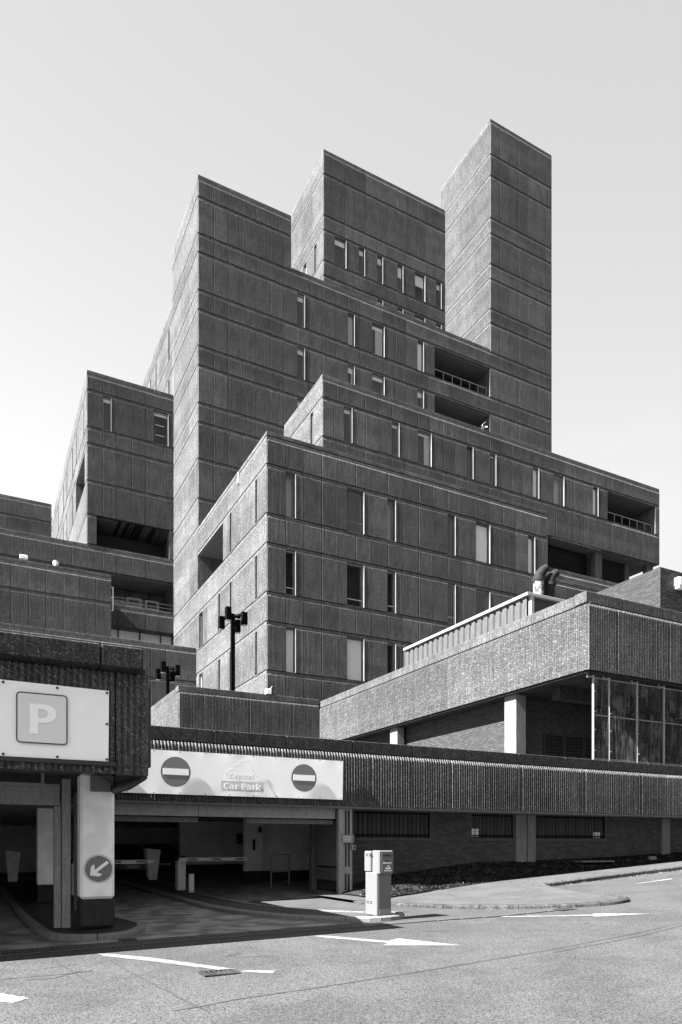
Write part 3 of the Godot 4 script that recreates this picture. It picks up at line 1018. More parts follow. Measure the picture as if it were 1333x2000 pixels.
	sf.quad(Vector3(-6, 26.28, -72.0), Vector3(16.87, 26.28, -72.0), Vector3(16.87, 26.28, -67.0), Vector3(-6, 26.28, -67.0))
	for i in 26:
		var z := -67.3 - i * 0.17
		sf.box(Vector3(-6, 26.2, z - 0.11), Vector3(16.87, 26.26, z))
	part("soffit", sf.mesh(), M.pilaster, w1)
	var rfl := MB.new()
	rfl.quad(Vector3(-6, 28.2, -67.1), Vector3(16.8, 28.2, -67.1), Vector3(16.8, 28.2, -90), Vector3(-6, 28.2, -90))
	rfl.quad(Vector3(-6, 21, -90), Vector3(-6, 21, -67.1), Vector3(-6, 28.2, -67.1), Vector3(-6, 28.2, -90))
	part("roof", rfl.mesh(), M.roof, w1)
	facade(w1, "z", DK, 6.0, XM, [[21.45, 23.2]], [], {"grid": 9.008})
	coping(w1, "z", DK, 6.0, XM, 23.5, 0.24)
	for i in 4:
		var gx := 9.4 + i * 1.95
		var f := MB.new()
		f.box(Vector3(-0.07, 0, -0.06), Vector3(0.07, 3.1, 0.06))
		var wd := part("window", f.mesh(), M.black, w1, Transform3D(Basis(), Vector3(gx, 23.2, -70.5)))
		var p := MB.new()
		p.quad(Vector3(0.08, 0, 0), Vector3(1.87, 0, 0), Vector3(1.87, 3.0, 0), Vector3(0.08, 3.0, 0))
		part("pane", p.mesh(), M.glass, wd)
		var p2 := MB.new()
		p2.quad(Vector3(0.0, 0, -0.5), Vector3(1.95, 0, -0.5), Vector3(1.95, 3.1, -0.5), Vector3(0.0, 3.1, -0.5))
		part("room", p2.mesh(), M.smooth, wd)
		var f3 := MB.new()
		f3.box(Vector3(-0.07, 0, -0.06), Vector3(0.07, 1.9, 0.06))
		var wd2 := part("window", f3.mesh(), M.black, w1, Transform3D(Basis(), Vector3(gx + 0.5, 19.5, -67.6)))
		var p3 := MB.new()
		p3.quad(Vector3(0.08, 0, 0), Vector3(1.87, 0, 0), Vector3(1.87, 1.9, 0), Vector3(0.08, 1.9, 0))
		part("pane", p3.mesh(), M.glass, wd2)
		var p4 := MB.new()
		p4.quad(Vector3(0.0, 0, -0.35), Vector3(1.95, 0, -0.35), Vector3(1.95, 1.9, -0.35), Vector3(0.0, 1.9, -0.35))
		part("blind", p4.mesh(), M.blind, wd2)
	# floor between and end wall
	var fl := MB.new()
	fl.quad(Vector3(6, 23.2, -67.15), Vector3(16.87, 23.2, -67.15), Vector3(16.87, 23.2, -71), Vector3(6, 23.2, -71))
	fl.quad(Vector3(6, 21.44, -71), Vector3(16.87, 21.44, -71), Vector3(16.87, 21.44, -67.0), Vector3(6, 21.44, -67.0))
	part("balcony_floor", fl.mesh(), M.smooth, w1)
	# balcony rail with two gate frames
	var rl := MB.new()
	for y in [23.85, 24.2]:
		rl.bar(Vector3(9.5, y, -67.2), Vector3(16.8, y, -67.2), 0.04, 0.04)
	for g in [[12.55, 13.85], [14.25, 15.45]]:
		for y in [23.55, 24.3]:
			rl.bar(Vector3(g[0], y, -67.15), Vector3(g[1], y, -67.15), 0.05, 0.06)
		for x in [g[0], g[0] + 0.12, g[1] - 0.12, g[1]]:
			rl.bar(Vector3(x, 23.5, -67.15), Vector3(x, 24.3, -67.15), 0.05, 0.05)
	part("railing", rl.mesh(), M.galv, w1)

	# --- distant block on the far left
	var n := thing("far_block", "plain dark ribbed block at the far left edge behind the sunlit flank", "building")
	facade(n, "z", 99.5, -12.0, 9.0, [[34.0, 39.0], [39.0, 43.6], [43.6, 45.7]], [], {"grid": 9.0, "width": 2.616})
	coping(n, "z", 99.5, -12.0, 9.0, 46.0, 0.3)
	shell(n, -12.0, 9.0, 99.5, 110.0, 20.0, 45.7, true)

	# --- block Q in front of the balcony
	var q := thing("podium_block", "windowless two-band ribbed block at the left with two small white roof lights", "building")
	facade(q, "z", 63.0, -8.0, 10.474, [[17.6, 22.2], [22.2, 24.32]], [], {"grid": 10.474})
	coping(q, "z", 63.0, -8.0, 10.474, 24.6, 0.24)
	shell(q, -8.0, 10.474, 63.0, 67.0, 15.0, 24.35, true)
	# ladder hooks on its end
	var lh := MB.new()
	lh.bar(Vector3(10.62, 21.6, -63.1), Vector3(10.62, 23.6, -63.1), 0.06, 0.06)
	for y in [21.6, 22.7, 23.6]:
		lh.bar(Vector3(10.47, y, -63.1), Vector3(10.62, y, -63.1), 0.05, 0.05)
	part("ladder_rail", lh.mesh(), M.white, q)
	# --- block U, the lowest of the left group
	var u := thing("base_block", "lowest ribbed band at left meeting the sunlit office flank", "building")
	facade(u, "z", 59.27, -8.0, XM - 0.02, [[12.5, 15.3], [15.3, 17.95]], [], {"grid": 16.88})
	coping(u, "z", 59.27, -8.0, XM - 0.02, 18.22, 0.24)
	shell(u, -8.0, XM - 0.02, 59.27, 63.0, 3.0, 17.95, true)
	# small roof fittings
	var a := thing("roof_light", "flat white box floodlight on the roof edge of the left podium block", "light", Vector3(3.3, 24.6, -63.35))
	var am := MB.new()
	am.cbox(Vector3(0, 0.25, -0.2), Vector3(0.62, 0.55, 0.1), 0.04)
	part("housing", am.mesh(), M.white, a)
	var am2 := MB.new()
	am2.box(Vector3(0.05, 0.0, -0.1), Vector3(0.15, 0.25, 0.0))
	part("stem", am2.mesh(), M.galv, a)
	var dm := thing("dome_camera", "round white dome camera on the roof edge of the left podium block", "camera", Vector3(6.05, 24.6, -63.35))
	var d1 := MB.new()
	d1.tube([Vector3(0, 0.0, 0), Vector3(0, 0.12, 0.0)], [0.1, 0.1])
	part("stem", d1.mesh(), M.galv, dm)
	var d2 := MB.new()
	var pp := []
	var rr := []
	for i in 9:
		var an := PI * i / 8.0
		pp.append(Vector3(0.0, 0.32 - 0.22 * cos(an), 0.05))
		rr.append(max(0.01, 0.24 * sin(an)))
	d2.tube(pp, rr, 18)
	part("dome", d2.mesh(), M.white, dm)

# ------------------------------------------------------------------ podium block and roof lamps
func fascia(b: Node3D, axis: String, plane: float, u0: float, u1: float, y0: float, y1: float, prefix: String, kinds: int, width: float, strip: float, grid: float, amp: float = 0.038, tooth: float = 0.055) -> void:
	# one band of big-ribbed panels; plane is the rib root
	var x := u0
	var back := MB.new()
	face_quad(back, axis, plane, u0, u1, y0, y1 + 0.12, 0.112)
	while x < u1 - 0.01:
		var nxt: float = grid + (floor((x - grid) / width + 0.02) + 1.0) * width
		if nxt > u1 - 0.3: nxt = u1
		part("panel", ribbed(nxt - x - 0.012, y1 - y0, strip, amp, RIB, tooth), pick(prefix, kinds), b, on_face(axis, plane, x + 0.006, nxt - 0.006, y0))
		x = nxt
	part("backing_wall", back.mesh(), M.backing, b)

func build_podium() -> void:
	var g := thing("podium_wall", "low ribbed podium block in front of the office block, lamp post on its roof", "building")
	var DG := 37.58
	fascia(g, "z", DG, 9.738, 18.05, 4.0, 9.58, "low", 3, 2.616, 0.03, 9.738)
	coping(g, "z", DG, 9.70, 18.04, 9.97, 0.33, "lowflat", 3, 1.9, -0.03, 0.5)
	fascia(g, "x", 9.738, DG, 58.9, 4.0, 9.58, "low", 3, 2.616, 0.03, DG)
	coping(g, "x", 9.738, DG + 0.5, 58.9, 9.97, 0.33, "lowflat", 3, 1.9, -0.03, 0.5)
	shell(g, 9.738, 18.0, DG, 58.9, 3.0, 9.7)
	# pale box on its roof edge
	var rb := thing("roof_box", "small pale junction box on the podium roof edge beside the office corner", "box", Vector3(14.95, 9.97, -37.75))
	var r := MB.new()
	r.cbox(Vector3(-0.18, 0.03, -0.15), Vector3(0.12, 0.33, 0.15), 0.02)
	part("casing", r.mesh(), M.white, rb)
	var r2 := MB.new()
	r2.tube([Vector3(0.17, 0.05, 0), Vector3(0.17, 0.38, 0.0), Vector3(0.24, 0.5, 0.0)], [0.1, 0.1, 0.06], 10)
	part("conduit", r2.mesh(), M.black, rb)
	var r3 := MB.new()
	r3.box(Vector3(-0.2, 0.0, -0.15), Vector3(0.3, 0.03, 0.15))
	part("base", r3.mesh(), M.black, rb)
	lamp_post(Vector3(13.57, 9.7, -40.0), 5.35, 1.0, "black lamp post with four box floodlights against the sunlit office flank")
	lamp_post(Vector3(12.15, 9.7, -50.0), 4.3, 1.0, "farther black lamp post with box floodlights before the lowest left block")

func lamp_post(at: Vector3, h: float, s: float, label: String) -> void:
	var l := thing("lamp_post", label, "lamp post", at, "roof lamp posts")
	var p := MB.new()
	p.box(Vector3(-0.11, 0, -0.11), Vector3(0.11, h, 0.11))
	part("pole", p.mesh(), M.lamp_black, l)
	var c := MB.new()
	c.bar(Vector3(-0.45, h - 0.1, 0.25), Vector3(0.5, h - 0.1, -0.2), 0.14, 0.12)
	c.bar(Vector3(-0.2, h - 0.15, -0.4), Vector3(0.3, h - 0.15, 0.45), 0.14, 0.12)
	part("crossarm", c.mesh(), M.lamp_black, l)
	for o in [[-0.42, 0.42, 0.1], [0.68, 0.1, 0.05], [-0.58, -0.35, -0.25], [0.42, -0.4, -0.3]]:
		var b := MB.new()
		b.cbox(Vector3(-0.16, -0.6, -0.17), Vector3(0.16, 0.16, 0.17), 0.02)
		var hd := part("floodlight", b.mesh(), M.lamp_black, l, Transform3D(Basis(), Vector3(o[0], h - 0.05 + o[2], o[1])))
		var gl := MB.new()
		gl.box(Vector3(-0.13, -0.625, -0.14), Vector3(0.13, -0.602, 0.14))
		part("lens", gl.mesh(), M.frame_pale, hd)

# ------------------------------------------------------------------ bricks
func brick_wall(parent: Node3D, axis: String, plane: float, u0: float, u1: float, y0: float, y1: float, kind: String, mortar: String, holes: Array, singles: int, order: Callable) -> void:
	# real bricks in stretcher bond, proud of a recessed mortar face
	var L := 0.225
	var H := 0.075
	var bw := 0.215
	var bh := 0.064
	var list := []
	var rows := int(ceil((y1 - y0) / H))
	for r in rows:
		var yb := y0 + r * H
		var x := u0 - (L * 0.5 if r % 2 == 1 else 0.0)
		while x < u1:
			var a: float = max(x, u0)
			var c: float = min(x + bw, u1)
			if c - a > 0.04:
				var skip := false
				for h in holes:
					if c > h[0] + 0.01 and a < h[1] - 0.01 and yb + bh > h[2] + 0.01 and yb < h[3] - 0.01:
						skip = true
				if not skip:
					list.append([a, c, yb, min(yb + bh, y1)])
			x += L
	list.sort_custom(func(p, q): return order.call(p) < order.call(q))
	var back := MB.new()
	var xs := [u0, u1]
	# mortar face cut round the holes
	if holes.is_empty():
		face_quad(back, axis, plane, u0, u1, y0, y1, 0.012)
	else:
		for h in holes: xs.append_array([h[0], h[1]])
		xs.sort()
		for i in xs.size() - 1:
			if xs[i + 1] - xs[i] < 0.001: continue
			var ys := [y0, y1]
			for h in holes:
				if h[0] <= xs[i] + 0.001 and h[1] >= xs[i + 1] - 0.001: ys.append_array([h[2], h[3]])
			ys.sort()
			for j in range(0, ys.size() - 1, 2):
				if ys[j + 1] - ys[j] > 0.001: face_quad(back, axis, plane, xs[i], xs[i + 1], ys[j], ys[j + 1], 0.012)
	part("mortar", back.mesh(), M[mortar], parent)
	var rest := [MB.new(), MB.new(), MB.new(), MB.new()]
	for i in list.size():
		var b: Array = list[i]
		var t := rng.randi() % 4
		var out_ := rng.randf_range(-0.002, 0.002)
		if i < singles:
			var xf := on_face(axis, plane, b[0], b[1], b[2])
			if axis == "z": xf.origin.z += out_
			else: xf.origin.x -= out_
			part("brick", box_mesh(snappedf(b[1] - b[0], 0.005), b[3] - b[2], 0.03, 0.004), M["%s%d" % [kind, t]], parent, xf)
		elif axis == "z":
			rest[t].box(Vector3(b[0], b[2], -plane - 0.03), Vector3(b[1], b[3], -plane + out_))
		else:
			rest[t].box(Vector3(plane - out_, b[2], -b[1]), Vector3(plane + 0.03, b[3], -b[0]))
	for t in 4:
		if rest[t].v.size() > 0:
			var o := part("brickwork", rest[t].mesh(), M["%s%d" % [kind, t]], parent)
			o.set_meta("kind", "stuff")

# ------------------------------------------------------------------ the wing on the deck
func build_wing() -> void:
	var XW := 18.08
	var DW := 17.03
	var w := thing("upper_wing", "raised wing with sunlit ribbed fascia on pale columns above the car park deck", "building")
	fascia(w, "z", DW, XW, 44.0, 7.23, 9.39, "low", 3, 2.616, 0.02, XW)
	coping(w, "z", DW, XW - 0.035, 44.0, 9.85, 0.38, "lowflat", 3, 1.75, -0.03, 0.5)
	fascia(w, "x", XW, DW, 37.5, 7.23, 9.39, "low", 3, 2.616, 0.02, DW)
	coping(w, "x", XW, DW + 0.5, 37.5, 9.85, 0.38, "lowflat", 3, 2.2, -0.03, 0.5)
	var s := MB.new()
	s.quad(Vector3(XW, 7.22, -37.5), Vector3(44, 7.22, -37.5), Vector3(44, 7.22, -DW), Vector3(XW, 7.22, -DW))
	s.box(Vector3(XW + 0.06, 7.15, -37.5), Vector3(XW + 0.3, 7.21, -DW - 0.26))
	s.box(Vector3(XW + 0.06, 7.15, -DW - 0.25), Vector3(44, 7.21, -DW - 0.06))
	s.box(Vector3(19.0, 6.75, -19.6), Vector3(44, 7.21, -19.2))
	part("soffit", s.mesh(), M.cope1, w)
	shell(w, XW, 44.0, DW, 40.0, 7.22, 9.6)
	# columns
	for c in [[20.84, 0.67, 0.51], [29.37, 0.67, 0.42]]:
		part("column", box_mesh(c[2], 3.35, c[1], 0.02), M.column, w, Transform3D(Basis(), Vector3(18.35, 3.82, -c[0])))
	part("column", box_mesh(0.5, 3.35, 0.6, 0.02), M.column, w, Transform3D(Basis(), Vector3(18.35, 3.82, -36.5)))
	# brick infill: sunlit flank and shaded front
	brick_wall(w, "x", 18.95, 21.55, 37.3, 3.85, 7.2, "brick", "mortar", [], 150, func(b): return b[0] - b[2] * 2.0)
	brick_wall(w, "z", 21.45, 18.86, 34.0, 3.85, 7.2, "brick", "mortar", [[20.3, 23.6, 3.85, 5.9]], 150, func(b): return b[0] - b[2] * 1.0)
	var side := MB.new()
	side.quad(Vector3(18.96, 3.8, -21.5), Vector3(18.96, 3.8, -21.46), Vector3(18.96, 7.2, -21.46), Vector3(18.96, 7.2, -21.5))
	part("backing_wall", side.mesh(), M.mortar, w)
	for i in 3:
		var x := 20.32 + i * 1.1
		var lf := MB.new()
		lf.box(Vector3(0, 0, -0.1), Vector3(0.07, 2.0, 0.05))
		lf.box(Vector3(1.03, 0, -0.1), Vector3(1.1, 2.0, 0.05))
		lf.box(Vector3(0.07, 1.93, -0.1), Vector3(1.03, 2.0, 0.05))
		lf.box(Vector3(0.07, 0, -0.14), Vector3(1.03, 1.93, -0.12))
		var lv := part("louvre", lf.mesh(), M.brick3, w, Transform3D(Basis(), Vector3(x, 3.9, -21.45)))
		for j in 14:
			var sl := MB.new()
			var y := 0.04 + j * 0.135
			sl.quad(Vector3(0.07, y, 0.03), Vector3(1.03, y, 0.03), Vector3(1.03, y + 0.10, -0.08), Vector3(0.07, y + 0.10, -0.08))
			part("slat", sl.mesh(), M.brick2, lv)
	# --- profiled plant screen on the roof
	var p := thing("plant_screen", "pale profiled metal plant screen with white rail along the wing roof", "screen")
	var xs := 18.95
	var e := MB.new()
	var d := 20.9
	while d < 29.3:
		# trapezoid sheet: wide flats and narrow recesses
		e.quad(Vector3(xs, 9.6, -(d + 0.22)), Vector3(xs, 9.6, -d), Vector3(xs, 11.0, -d), Vector3(xs, 11.0, -(d + 0.22)))
		e.quad(Vector3(xs + 0.07, 9.6, -(d + 0.26)), Vector3(xs, 9.6, -(d + 0.22)), Vector3(xs, 11.0, -(d + 0.22)), Vector3(xs + 0.07, 11.0, -(d + 0.26)))
		e.quad(Vector3(xs + 0.07, 9.6, -(d + 0.36)), Vector3(xs + 0.07, 9.6, -(d + 0.26)), Vector3(xs + 0.07, 11.0, -(d + 0.26)), Vector3(xs + 0.07, 11.0, -(d + 0.36)))
		e.quad(Vector3(xs, 9.6, -(d + 0.40)), Vector3(xs + 0.07, 9.6, -(d + 0.36)), Vector3(xs + 0.07, 11.0, -(d + 0.36)), Vector3(xs, 11.0, -(d + 0.40)))
		d += 0.40
	part("cladding", e.mesh(), M.cladding, p)
	var cap := MB.new()
	cap.cbox(Vector3(xs - 0.1, 11.0, -29.6), Vector3(xs + 0.2, 11.12, -20.75), 0.01)
	cap.cbox(Vector3(xs + 0.201, 11.0, -20.95), Vector3(23.5, 11.12, -20.75), 0.01)
	part("cap_rail", cap.mesh(), M.rail_white, p)
	part("corner_post", box_mesh(0.16, 1.5, 0.16), M.rail_white, p, Transform3D(Basis(), Vector3(xs + 0.1, 9.6, -20.76)))
	var rear := MB.new()
	rear.quad(Vector3(xs + 0.08, 9.6, -20.9), Vector3(23.4, 9.6, -20.9), Vector3(23.4, 11.0, -20.9), Vector3(xs + 0.08, 11.0, -20.9))
	rear.quad(Vector3(xs + 0.08, 9.6, -29.3), Vector3(xs + 0.08, 9.6, -20.9), Vector3(xs + 0.08, 11.0, -20.9), Vector3(xs + 0.08, 11.0, -29.3))
	part("end_panel", rear.mesh(), M.brick2, p)
	# --- brick plant room
	var bx := thing("plant_room", "brick plant room on the wing roof at the right edge", "building")
	brick_wall(bx, "x", 25.4, 20.0, 33.0, 9.6, 13.0, "brick", "mortar", [], 150, func(b): return b[0] - b[2] * 2.0)
	brick_wall(bx, "z", 20.0, 25.4, 30.0, 9.6, 13.0, "brick", "mortar", [], 150, func(b): return b[0] - b[2])
	shell(bx, 25.4, 30.0, 20.0, 33.0, 9.6, 12.98)
	var sec := thing("security_light", "white bulkhead security light on the dark face of the brick plant room", "light", Vector3(26.42, 12.25, -20.0))
	var sm := MB.new()
	sm.cbox(Vector3(-0.18, 0.05, 0.0), Vector3(0.18, 0.42, 0.28), 0.04)
	part("housing", sm.mesh(), M.white, sec)
	var sm2 := MB.new()
	sm2.cbox(Vector3(-0.15, -0.07, 0.02), Vector3(0.17, 0.05, 0.24), 0.03)
	part("diffuser", sm2.mesh(), M.blind, sec)
	# --- chimneys
	chimney(Vector3(22.45, 9.6, -24.0), 3.6, "worn_white", "white flaking metal chimney with hooded bend on the wing roof")
	chimney(Vector3(23.08, 9.6, -24.0), 3.5, "rust", "rusty metal chimney with hooded bend beside the white one")
	# --- corrugated translucent screen
	var sc := thing("corrugated_screen", "clear corrugated plastic sheets on pale posts under the wing corner", "screen")
	var posts := [18.52, 19.27, 20.65, 22.04, 23.42, 24.8, 26.2]
	for i in posts.size():
		var q := MB.new()
		q.tube([Vector3(0, 0, 0), Vector3(0, 2.95, 0)], [0.045 if i == 0 else 0.035, 0.045 if i == 0 else 0.035], 10)
		q.bar(Vector3(0, 2.92, 0), Vector3(-0.25, 2.86, -0.02), 0.05, 0.05)
		q.bar(Vector3(-0.25, 2.86, -0.02), Vector3(-0.25, 3.04, -0.02), 0.05, 0.05)
		var po := part("post", q.mesh(), M.galv, sc, Transform3D(Basis(), Vector3(posts[i], 4.17, -17.2)))
		for y in [0.4, 1.1, 1.7, 2.4]:
			var bo := MB.new()
			bo.cbox(Vector3(0.03, y, 0.02), Vector3(0.055, y + 0.025, 0.05), 0.005)
			part("bolt", bo.mesh(), M.rail_white, po)
	for y in [4.32, 5.8, 7.05]:
		var q := MB.new()
		q.tube([Vector3(18.55, y, -17.24), Vector3(26.2, y, -17.24)], [0.025, 0.025], 8)
		part("rail", q.mesh(), M.galv, sc)
	for i in posts.size() - 1:
		var q := MB.new()
		var x0: float = posts[i] + 0.045
		var x1: float = posts[i + 1] - 0.04
		var steps := int((x1 - x0) / 0.0127)
		for j in steps:
			var a: float = lerp(x0, x1, float(j) / steps)
			var b: float = lerp(x0, x1, float(j + 1) / steps)
			var za := -17.19 + 0.021 * cos(j * TAU / 6.0)
			var zb := -17.19 + 0.021 * cos((j + 1) * TAU / 6.0)
			q.quad(Vector3(a, 4.18, za), Vector3(b, 4.18, zb), Vector3(b, 7.06, zb), Vector3(a, 7.06, za))
		for p2 in q.v:
			q.uv.append(Vector2(p2.x / 5.2, -p2.y / 3.0))
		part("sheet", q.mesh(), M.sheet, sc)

func chimney(at: Vector3, h: float, m: String, label: String) -> void:
	var c := thing("chimney", label, "chimney", at, "roof chimneys")
	var q := MB.new()
	q.tube([Vector3(0, 0, 0), Vector3(0, h, 0)], [0.24, 0.24], 20)
	part("pipe", q.mesh(), M[m], c)
	var f := MB.new()
	f.tube([Vector3(0, h, 0), Vector3(0, h + 0.05, 0), Vector3(0, h + 0.13, 0)], [0.26, 0.33, 0.3], 20)
	part("flange", f.mesh(), M.rust, c)
	var hd := MB.new()
	var pts := []
	var rad := []
	for i in 9:
		var t := i / 8.0
		pts.append(Vector3(0.42 * pow(t, 1.7), h + 0.12 + 0.62 * t - 0.06 * t * t, 0.03 * t))
		rad.append(0.25 - 0.08 * t)
	hd.tube(pts, rad, 20, false)
	part("hood", hd.mesh(), M.rust, c)

# ------------------------------------------------------------------ long deck over the car park
func build_deck() -> void:
	var DL := 16.43
	var b := thing("car_park_deck", "long dark ribbed fascia of the car park deck running across to the right", "building")
	fascia(b, "z", DL, -12.0, 44.0, 2.42, 3.765, "low", 3, 2.616, 0.02, 2.826, 0.048, 0.07)
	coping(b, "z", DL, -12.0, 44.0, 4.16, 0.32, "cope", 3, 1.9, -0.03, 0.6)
	var s := MB.new()
	s.quad(Vector3(-12, 3.81, -DL), Vector3(44, 3.81, -DL), Vector3(44, 3.81, -60), Vector3(-12, 3.81, -60))
	s.quad(Vector3(44, 0, -DL), Vector3(44, 0, -60), Vector3(44, 3.81, -60), Vector3(44, 3.81, -DL))
	part("roof", s.mesh(), M.roof, b)
	# soffit beam under the fascia
	var u := MB.new()
	u.box(Vector3(-12, 2.36, -17.35), Vector3(44, 2.415, -DL - 0.0))
	part("soffit", u.mesh(), M.pilaster, b)
	var ce := MB.new()
	ce.quad(Vector3(-14, 2.41, -42.0), Vector3(14, 2.41, -42.0), Vector3(14, 2.41, -17.35), Vector3(-14, 2.41, -17.35))
	part("ceiling", ce.mesh(), M.inner_paint, b)
	# brick wall under it with boarded openings
	var bw := thing("brick_wall", "dark brick wall with boarded barred openings under the long fascia", "wall")
	var DB := 17.3
	var holes := [[9.42, 11.95, 1.6, 2.42], [13.5, 15.13, 1.6, 2.42], [15.2, 16.02, 0.0, 2.42], [16.06, 19.18, 1.6, 2.42]]
	brick_wall(bw, "z", DB, 9.3, 30.0, 0.0, 2.36, "brick", "mortar", holes, 300, func(q): return absf(q[0] - 12.6) + absf(q[2] - 1.5) * 2.0)
	for h in [holes[0], holes[1], holes[3]]:
		var bd := MB.new()
		var sill := MB.new()
		sill.box(Vector3(h[0] - 0.05, 1.52, -DB - 0.1), Vector3(h[1] + 0.05, 1.6, -DB + 0.035))
		var o := part("sill", sill.mesh(), M.brick2, bw)
		var wdt: float = h[1] - h[0]
		var cnt := int(wdt / 0.145)
		for i in cnt:
			part("board", box_mesh(wdt / cnt - 0.012, 0.80, 0.03, 0.003), M["brick%d" % (i % 3)], bw, Transform3D(Basis(), Vector3(h[0] + i * wdt / cnt, 1.6, -DB - 0.09)))
		for i in range(0, cnt):
			bd.bar(Vector3(h[0] + (i + 0.97) * wdt / cnt, 1.6, -DB - 0.03), Vector3(h[0] + (i + 0.97) * wdt / cnt, 2.4, -DB - 0.03), 0.012, 0.012)
		for y in [1.68, 2.3]:
			bd.bar(Vector3(h[0], y, -DB - 0.03), Vector3(h[1], y, -DB - 0.03), 0.02, 0.03)
		part("bar_grille", bd.mesh(), M.lamp_black, bw)
	# papers stuck in two of the openings, one dark vent
	for nx in [[13.52, 1.64, 0.30, 0.26], [18.72, 1.63, 0.32, 0.2]]:
		var nt := MB.new()
		for i in 3:
			for j in 3:
				var cw: float = nx[2] / 3.0
				var ch: float = nx[3] / 3.0
				nt.box(Vector3(nx[0] + i * cw, nx[1] + j * ch, -DB - 0.085), Vector3(nx[0] + (i + 0.93) * cw, nx[1] + (j + 0.93) * ch, -DB - 0.08))
		part("pane", nt.mesh(), M.print_mid, bw)
	part("vent", box_mesh(0.2, 0.24, 0.03), M.black, bw, Transform3D(Basis(), Vector3(16.32, 1.95, -DB - 0.055)))
	# concrete pilaster in two halves, and a pier at the right
	for x in [15.2, 15.68]:
		part("pilaster", box_mesh(0.44 if x < 15.5 else 0.34, 2.36, 0.3, 0.015), M.pilaster, bw, Transform3D(Basis(), Vector3(x, 0.0, -DB + 0.06)))
	part("pilaster", box_mesh(0.42, 2.36, 0.4, 0.015), M.pilaster, bw, Transform3D(Basis(), Vector3(21.97, 0.0, -DB + 0.1)))
	# wall end at the car park opening
	var en := MB.new()
	en.box(Vector3(9.1, -0.1, -19.3), Vector3(9.29, 2.42, -17.31))
	part("end_wall", en.mesh(), M.brick2, bw)
	# banner across the fascia
	banner_no_entry()

func banner_sheet(pts: Array, wave: float, seed_: int, folds: Array) -> ArrayMesh:
	# pts: left-bottom, right-bottom, right-top, left-top in local x, y; slightly slack vinyl
	var m := MB.new()
	var nx := 64
	var ny := 20
	var f := FastNoiseLite.new()
	f.seed = seed_
	f.frequency = 0.9
	var P := []
	for j in ny + 1:
		var row := []
		for i in nx + 1:
			var u := float(i) / nx
			var v := float(j) / ny
			var a: Vector2 = pts[0].lerp(pts[1], u)
			var c: Vector2 = pts[3].lerp(pts[2], u)
			var p: Vector2 = a.lerp(c, v)
			var edge: float = pow(absf(v - 0.5) * 2.0, 3.0)
			var z: float = wave * f.get_noise_2d(p.x * 2.2, p.y * 1.4) * (0.3 + edge)
			z += wave * 0.7 * edge * sin(u * TAU * 9.0)
			for fo in folds:
				# a crease from a corner: ridge along a line
				var dd: float = (p - fo[0]).dot(fo[1].orthogonal())
				var al: float = (p - fo[0]).dot(fo[1])
				if al > 0.0 and al < fo[2]:
					z += fo[3] * exp(-pow(dd / fo[4], 2.0)) * sin(PI * al / fo[2])
			row.append(Vector3(p.x, p.y, z))
		P.append(row)
	var k0 := m.v.size()
	for j in ny + 1:
		for i in nx + 1:
			var dx: Vector3 = P[j][min(i + 1, nx)] - P[j][max(i - 1, 0)]
			var dy: Vector3 = P[min(j + 1, ny)][i] - P[max(j - 1, 0)][i]
			m.v.append(P[j][i])
			m.n.append(dx.cross(dy).normalized())
	for j in ny:
		for i in nx:
			var a := k0 + j * (nx + 1) + i
			m.ix.append_array([a, a + nx + 1, a + 1, a + 1, a + nx + 1, a + nx + 2])
	# hem thickness
	for i in nx:
		for j in [0, ny]:
			var a: Vector3 = P[j][i]
			var c: Vector3 = P[j][i + 1]
			var bk := Vector3(0, 0, -0.02)
			m.quad(a + bk, c + bk, c, a) if j == 0 else m.quad(a, c, c + bk, a + bk)
	for j in ny:
		for i in [0, nx]:
			var a: Vector3 = P[j][i]
			var c: Vector3 = P[j + 1][i]
			var bk := Vector3(0, 0, -0.02)
			m.quad(a + bk, a, c, c + bk) if i == 0 else m.quad(a, a + bk, c + bk, c)
	return m.mesh()

func text(parent: Node3D, called: String, words: String, font: Font, height: float, width: float, centre: Vector3, m: Material) -> void:
	var t := TextMesh.new()
	t.text = words
	t.font = font
	t.font_size = 64
	t.pixel_size = 0.01
	t.depth = 0.002
	t.curve_step = 1.0
	var bb := t.get_aabb()
	var sx: float = width / max(bb.size.x, 0.001)
	var sy: float = height / max(bb.size.y, 0.001)
	var o := part(called, t, m, parent)
	o.scale = Vector3(sx, sy, 1.0)
	o.position = centre - Vector3(bb.get_center().x * sx, bb.get_center().y * sy, 0.0)

func rounded_rect(m: MB, w: float, h: float, r: float, z: float, line: float) -> void:
	# outline of a rounded rectangle centred on the origin
	var o := []
	var i_ := []
	for k in 4:
		var c := Vector2((w / 2 - r) * (1 if k in [0, 3] else -1), (h / 2 - r) * (1 if k < 2 else -1))
		for j in 7:
			var an := PI / 2 * (k + j / 6.0)
			var d := Vector2(cos(an), sin(an))
			o.append(Vector3(c.x + d.x * r, c.y + d.y * r, z))
			i_.append(Vector3(c.x + d.x * (r - line), c.y + d.y * (r - line), z))
	for k in o.size():
		var q := (k + 1) % o.size()
		m.quad(i_[k], o[k], o[q], i_[q])

func no_entry(b: Node3D, at: Vector3, r: float) -> void:
	var x := Transform3D(Basis(), at)
	var a := MB.new(); a.disc(Vector3.ZERO, r, 0.0, 56)
	var d := part("no_entry_disc", a.mesh(), M.print_black, b, x)
	var c := MB.new(); c.disc(Vector3.ZERO, r * 0.965, 0.003, 56)
	part("disc_face", c.mesh(), M.print_dark, d)
	var e := MB.new(); e.box(Vector3(-r * 0.87, -r * 0.21, 0.004), Vector3(r * 0.87, r * 0.21, 0.008))
	part("white_bar", e.mesh(), M.vinyl, d)

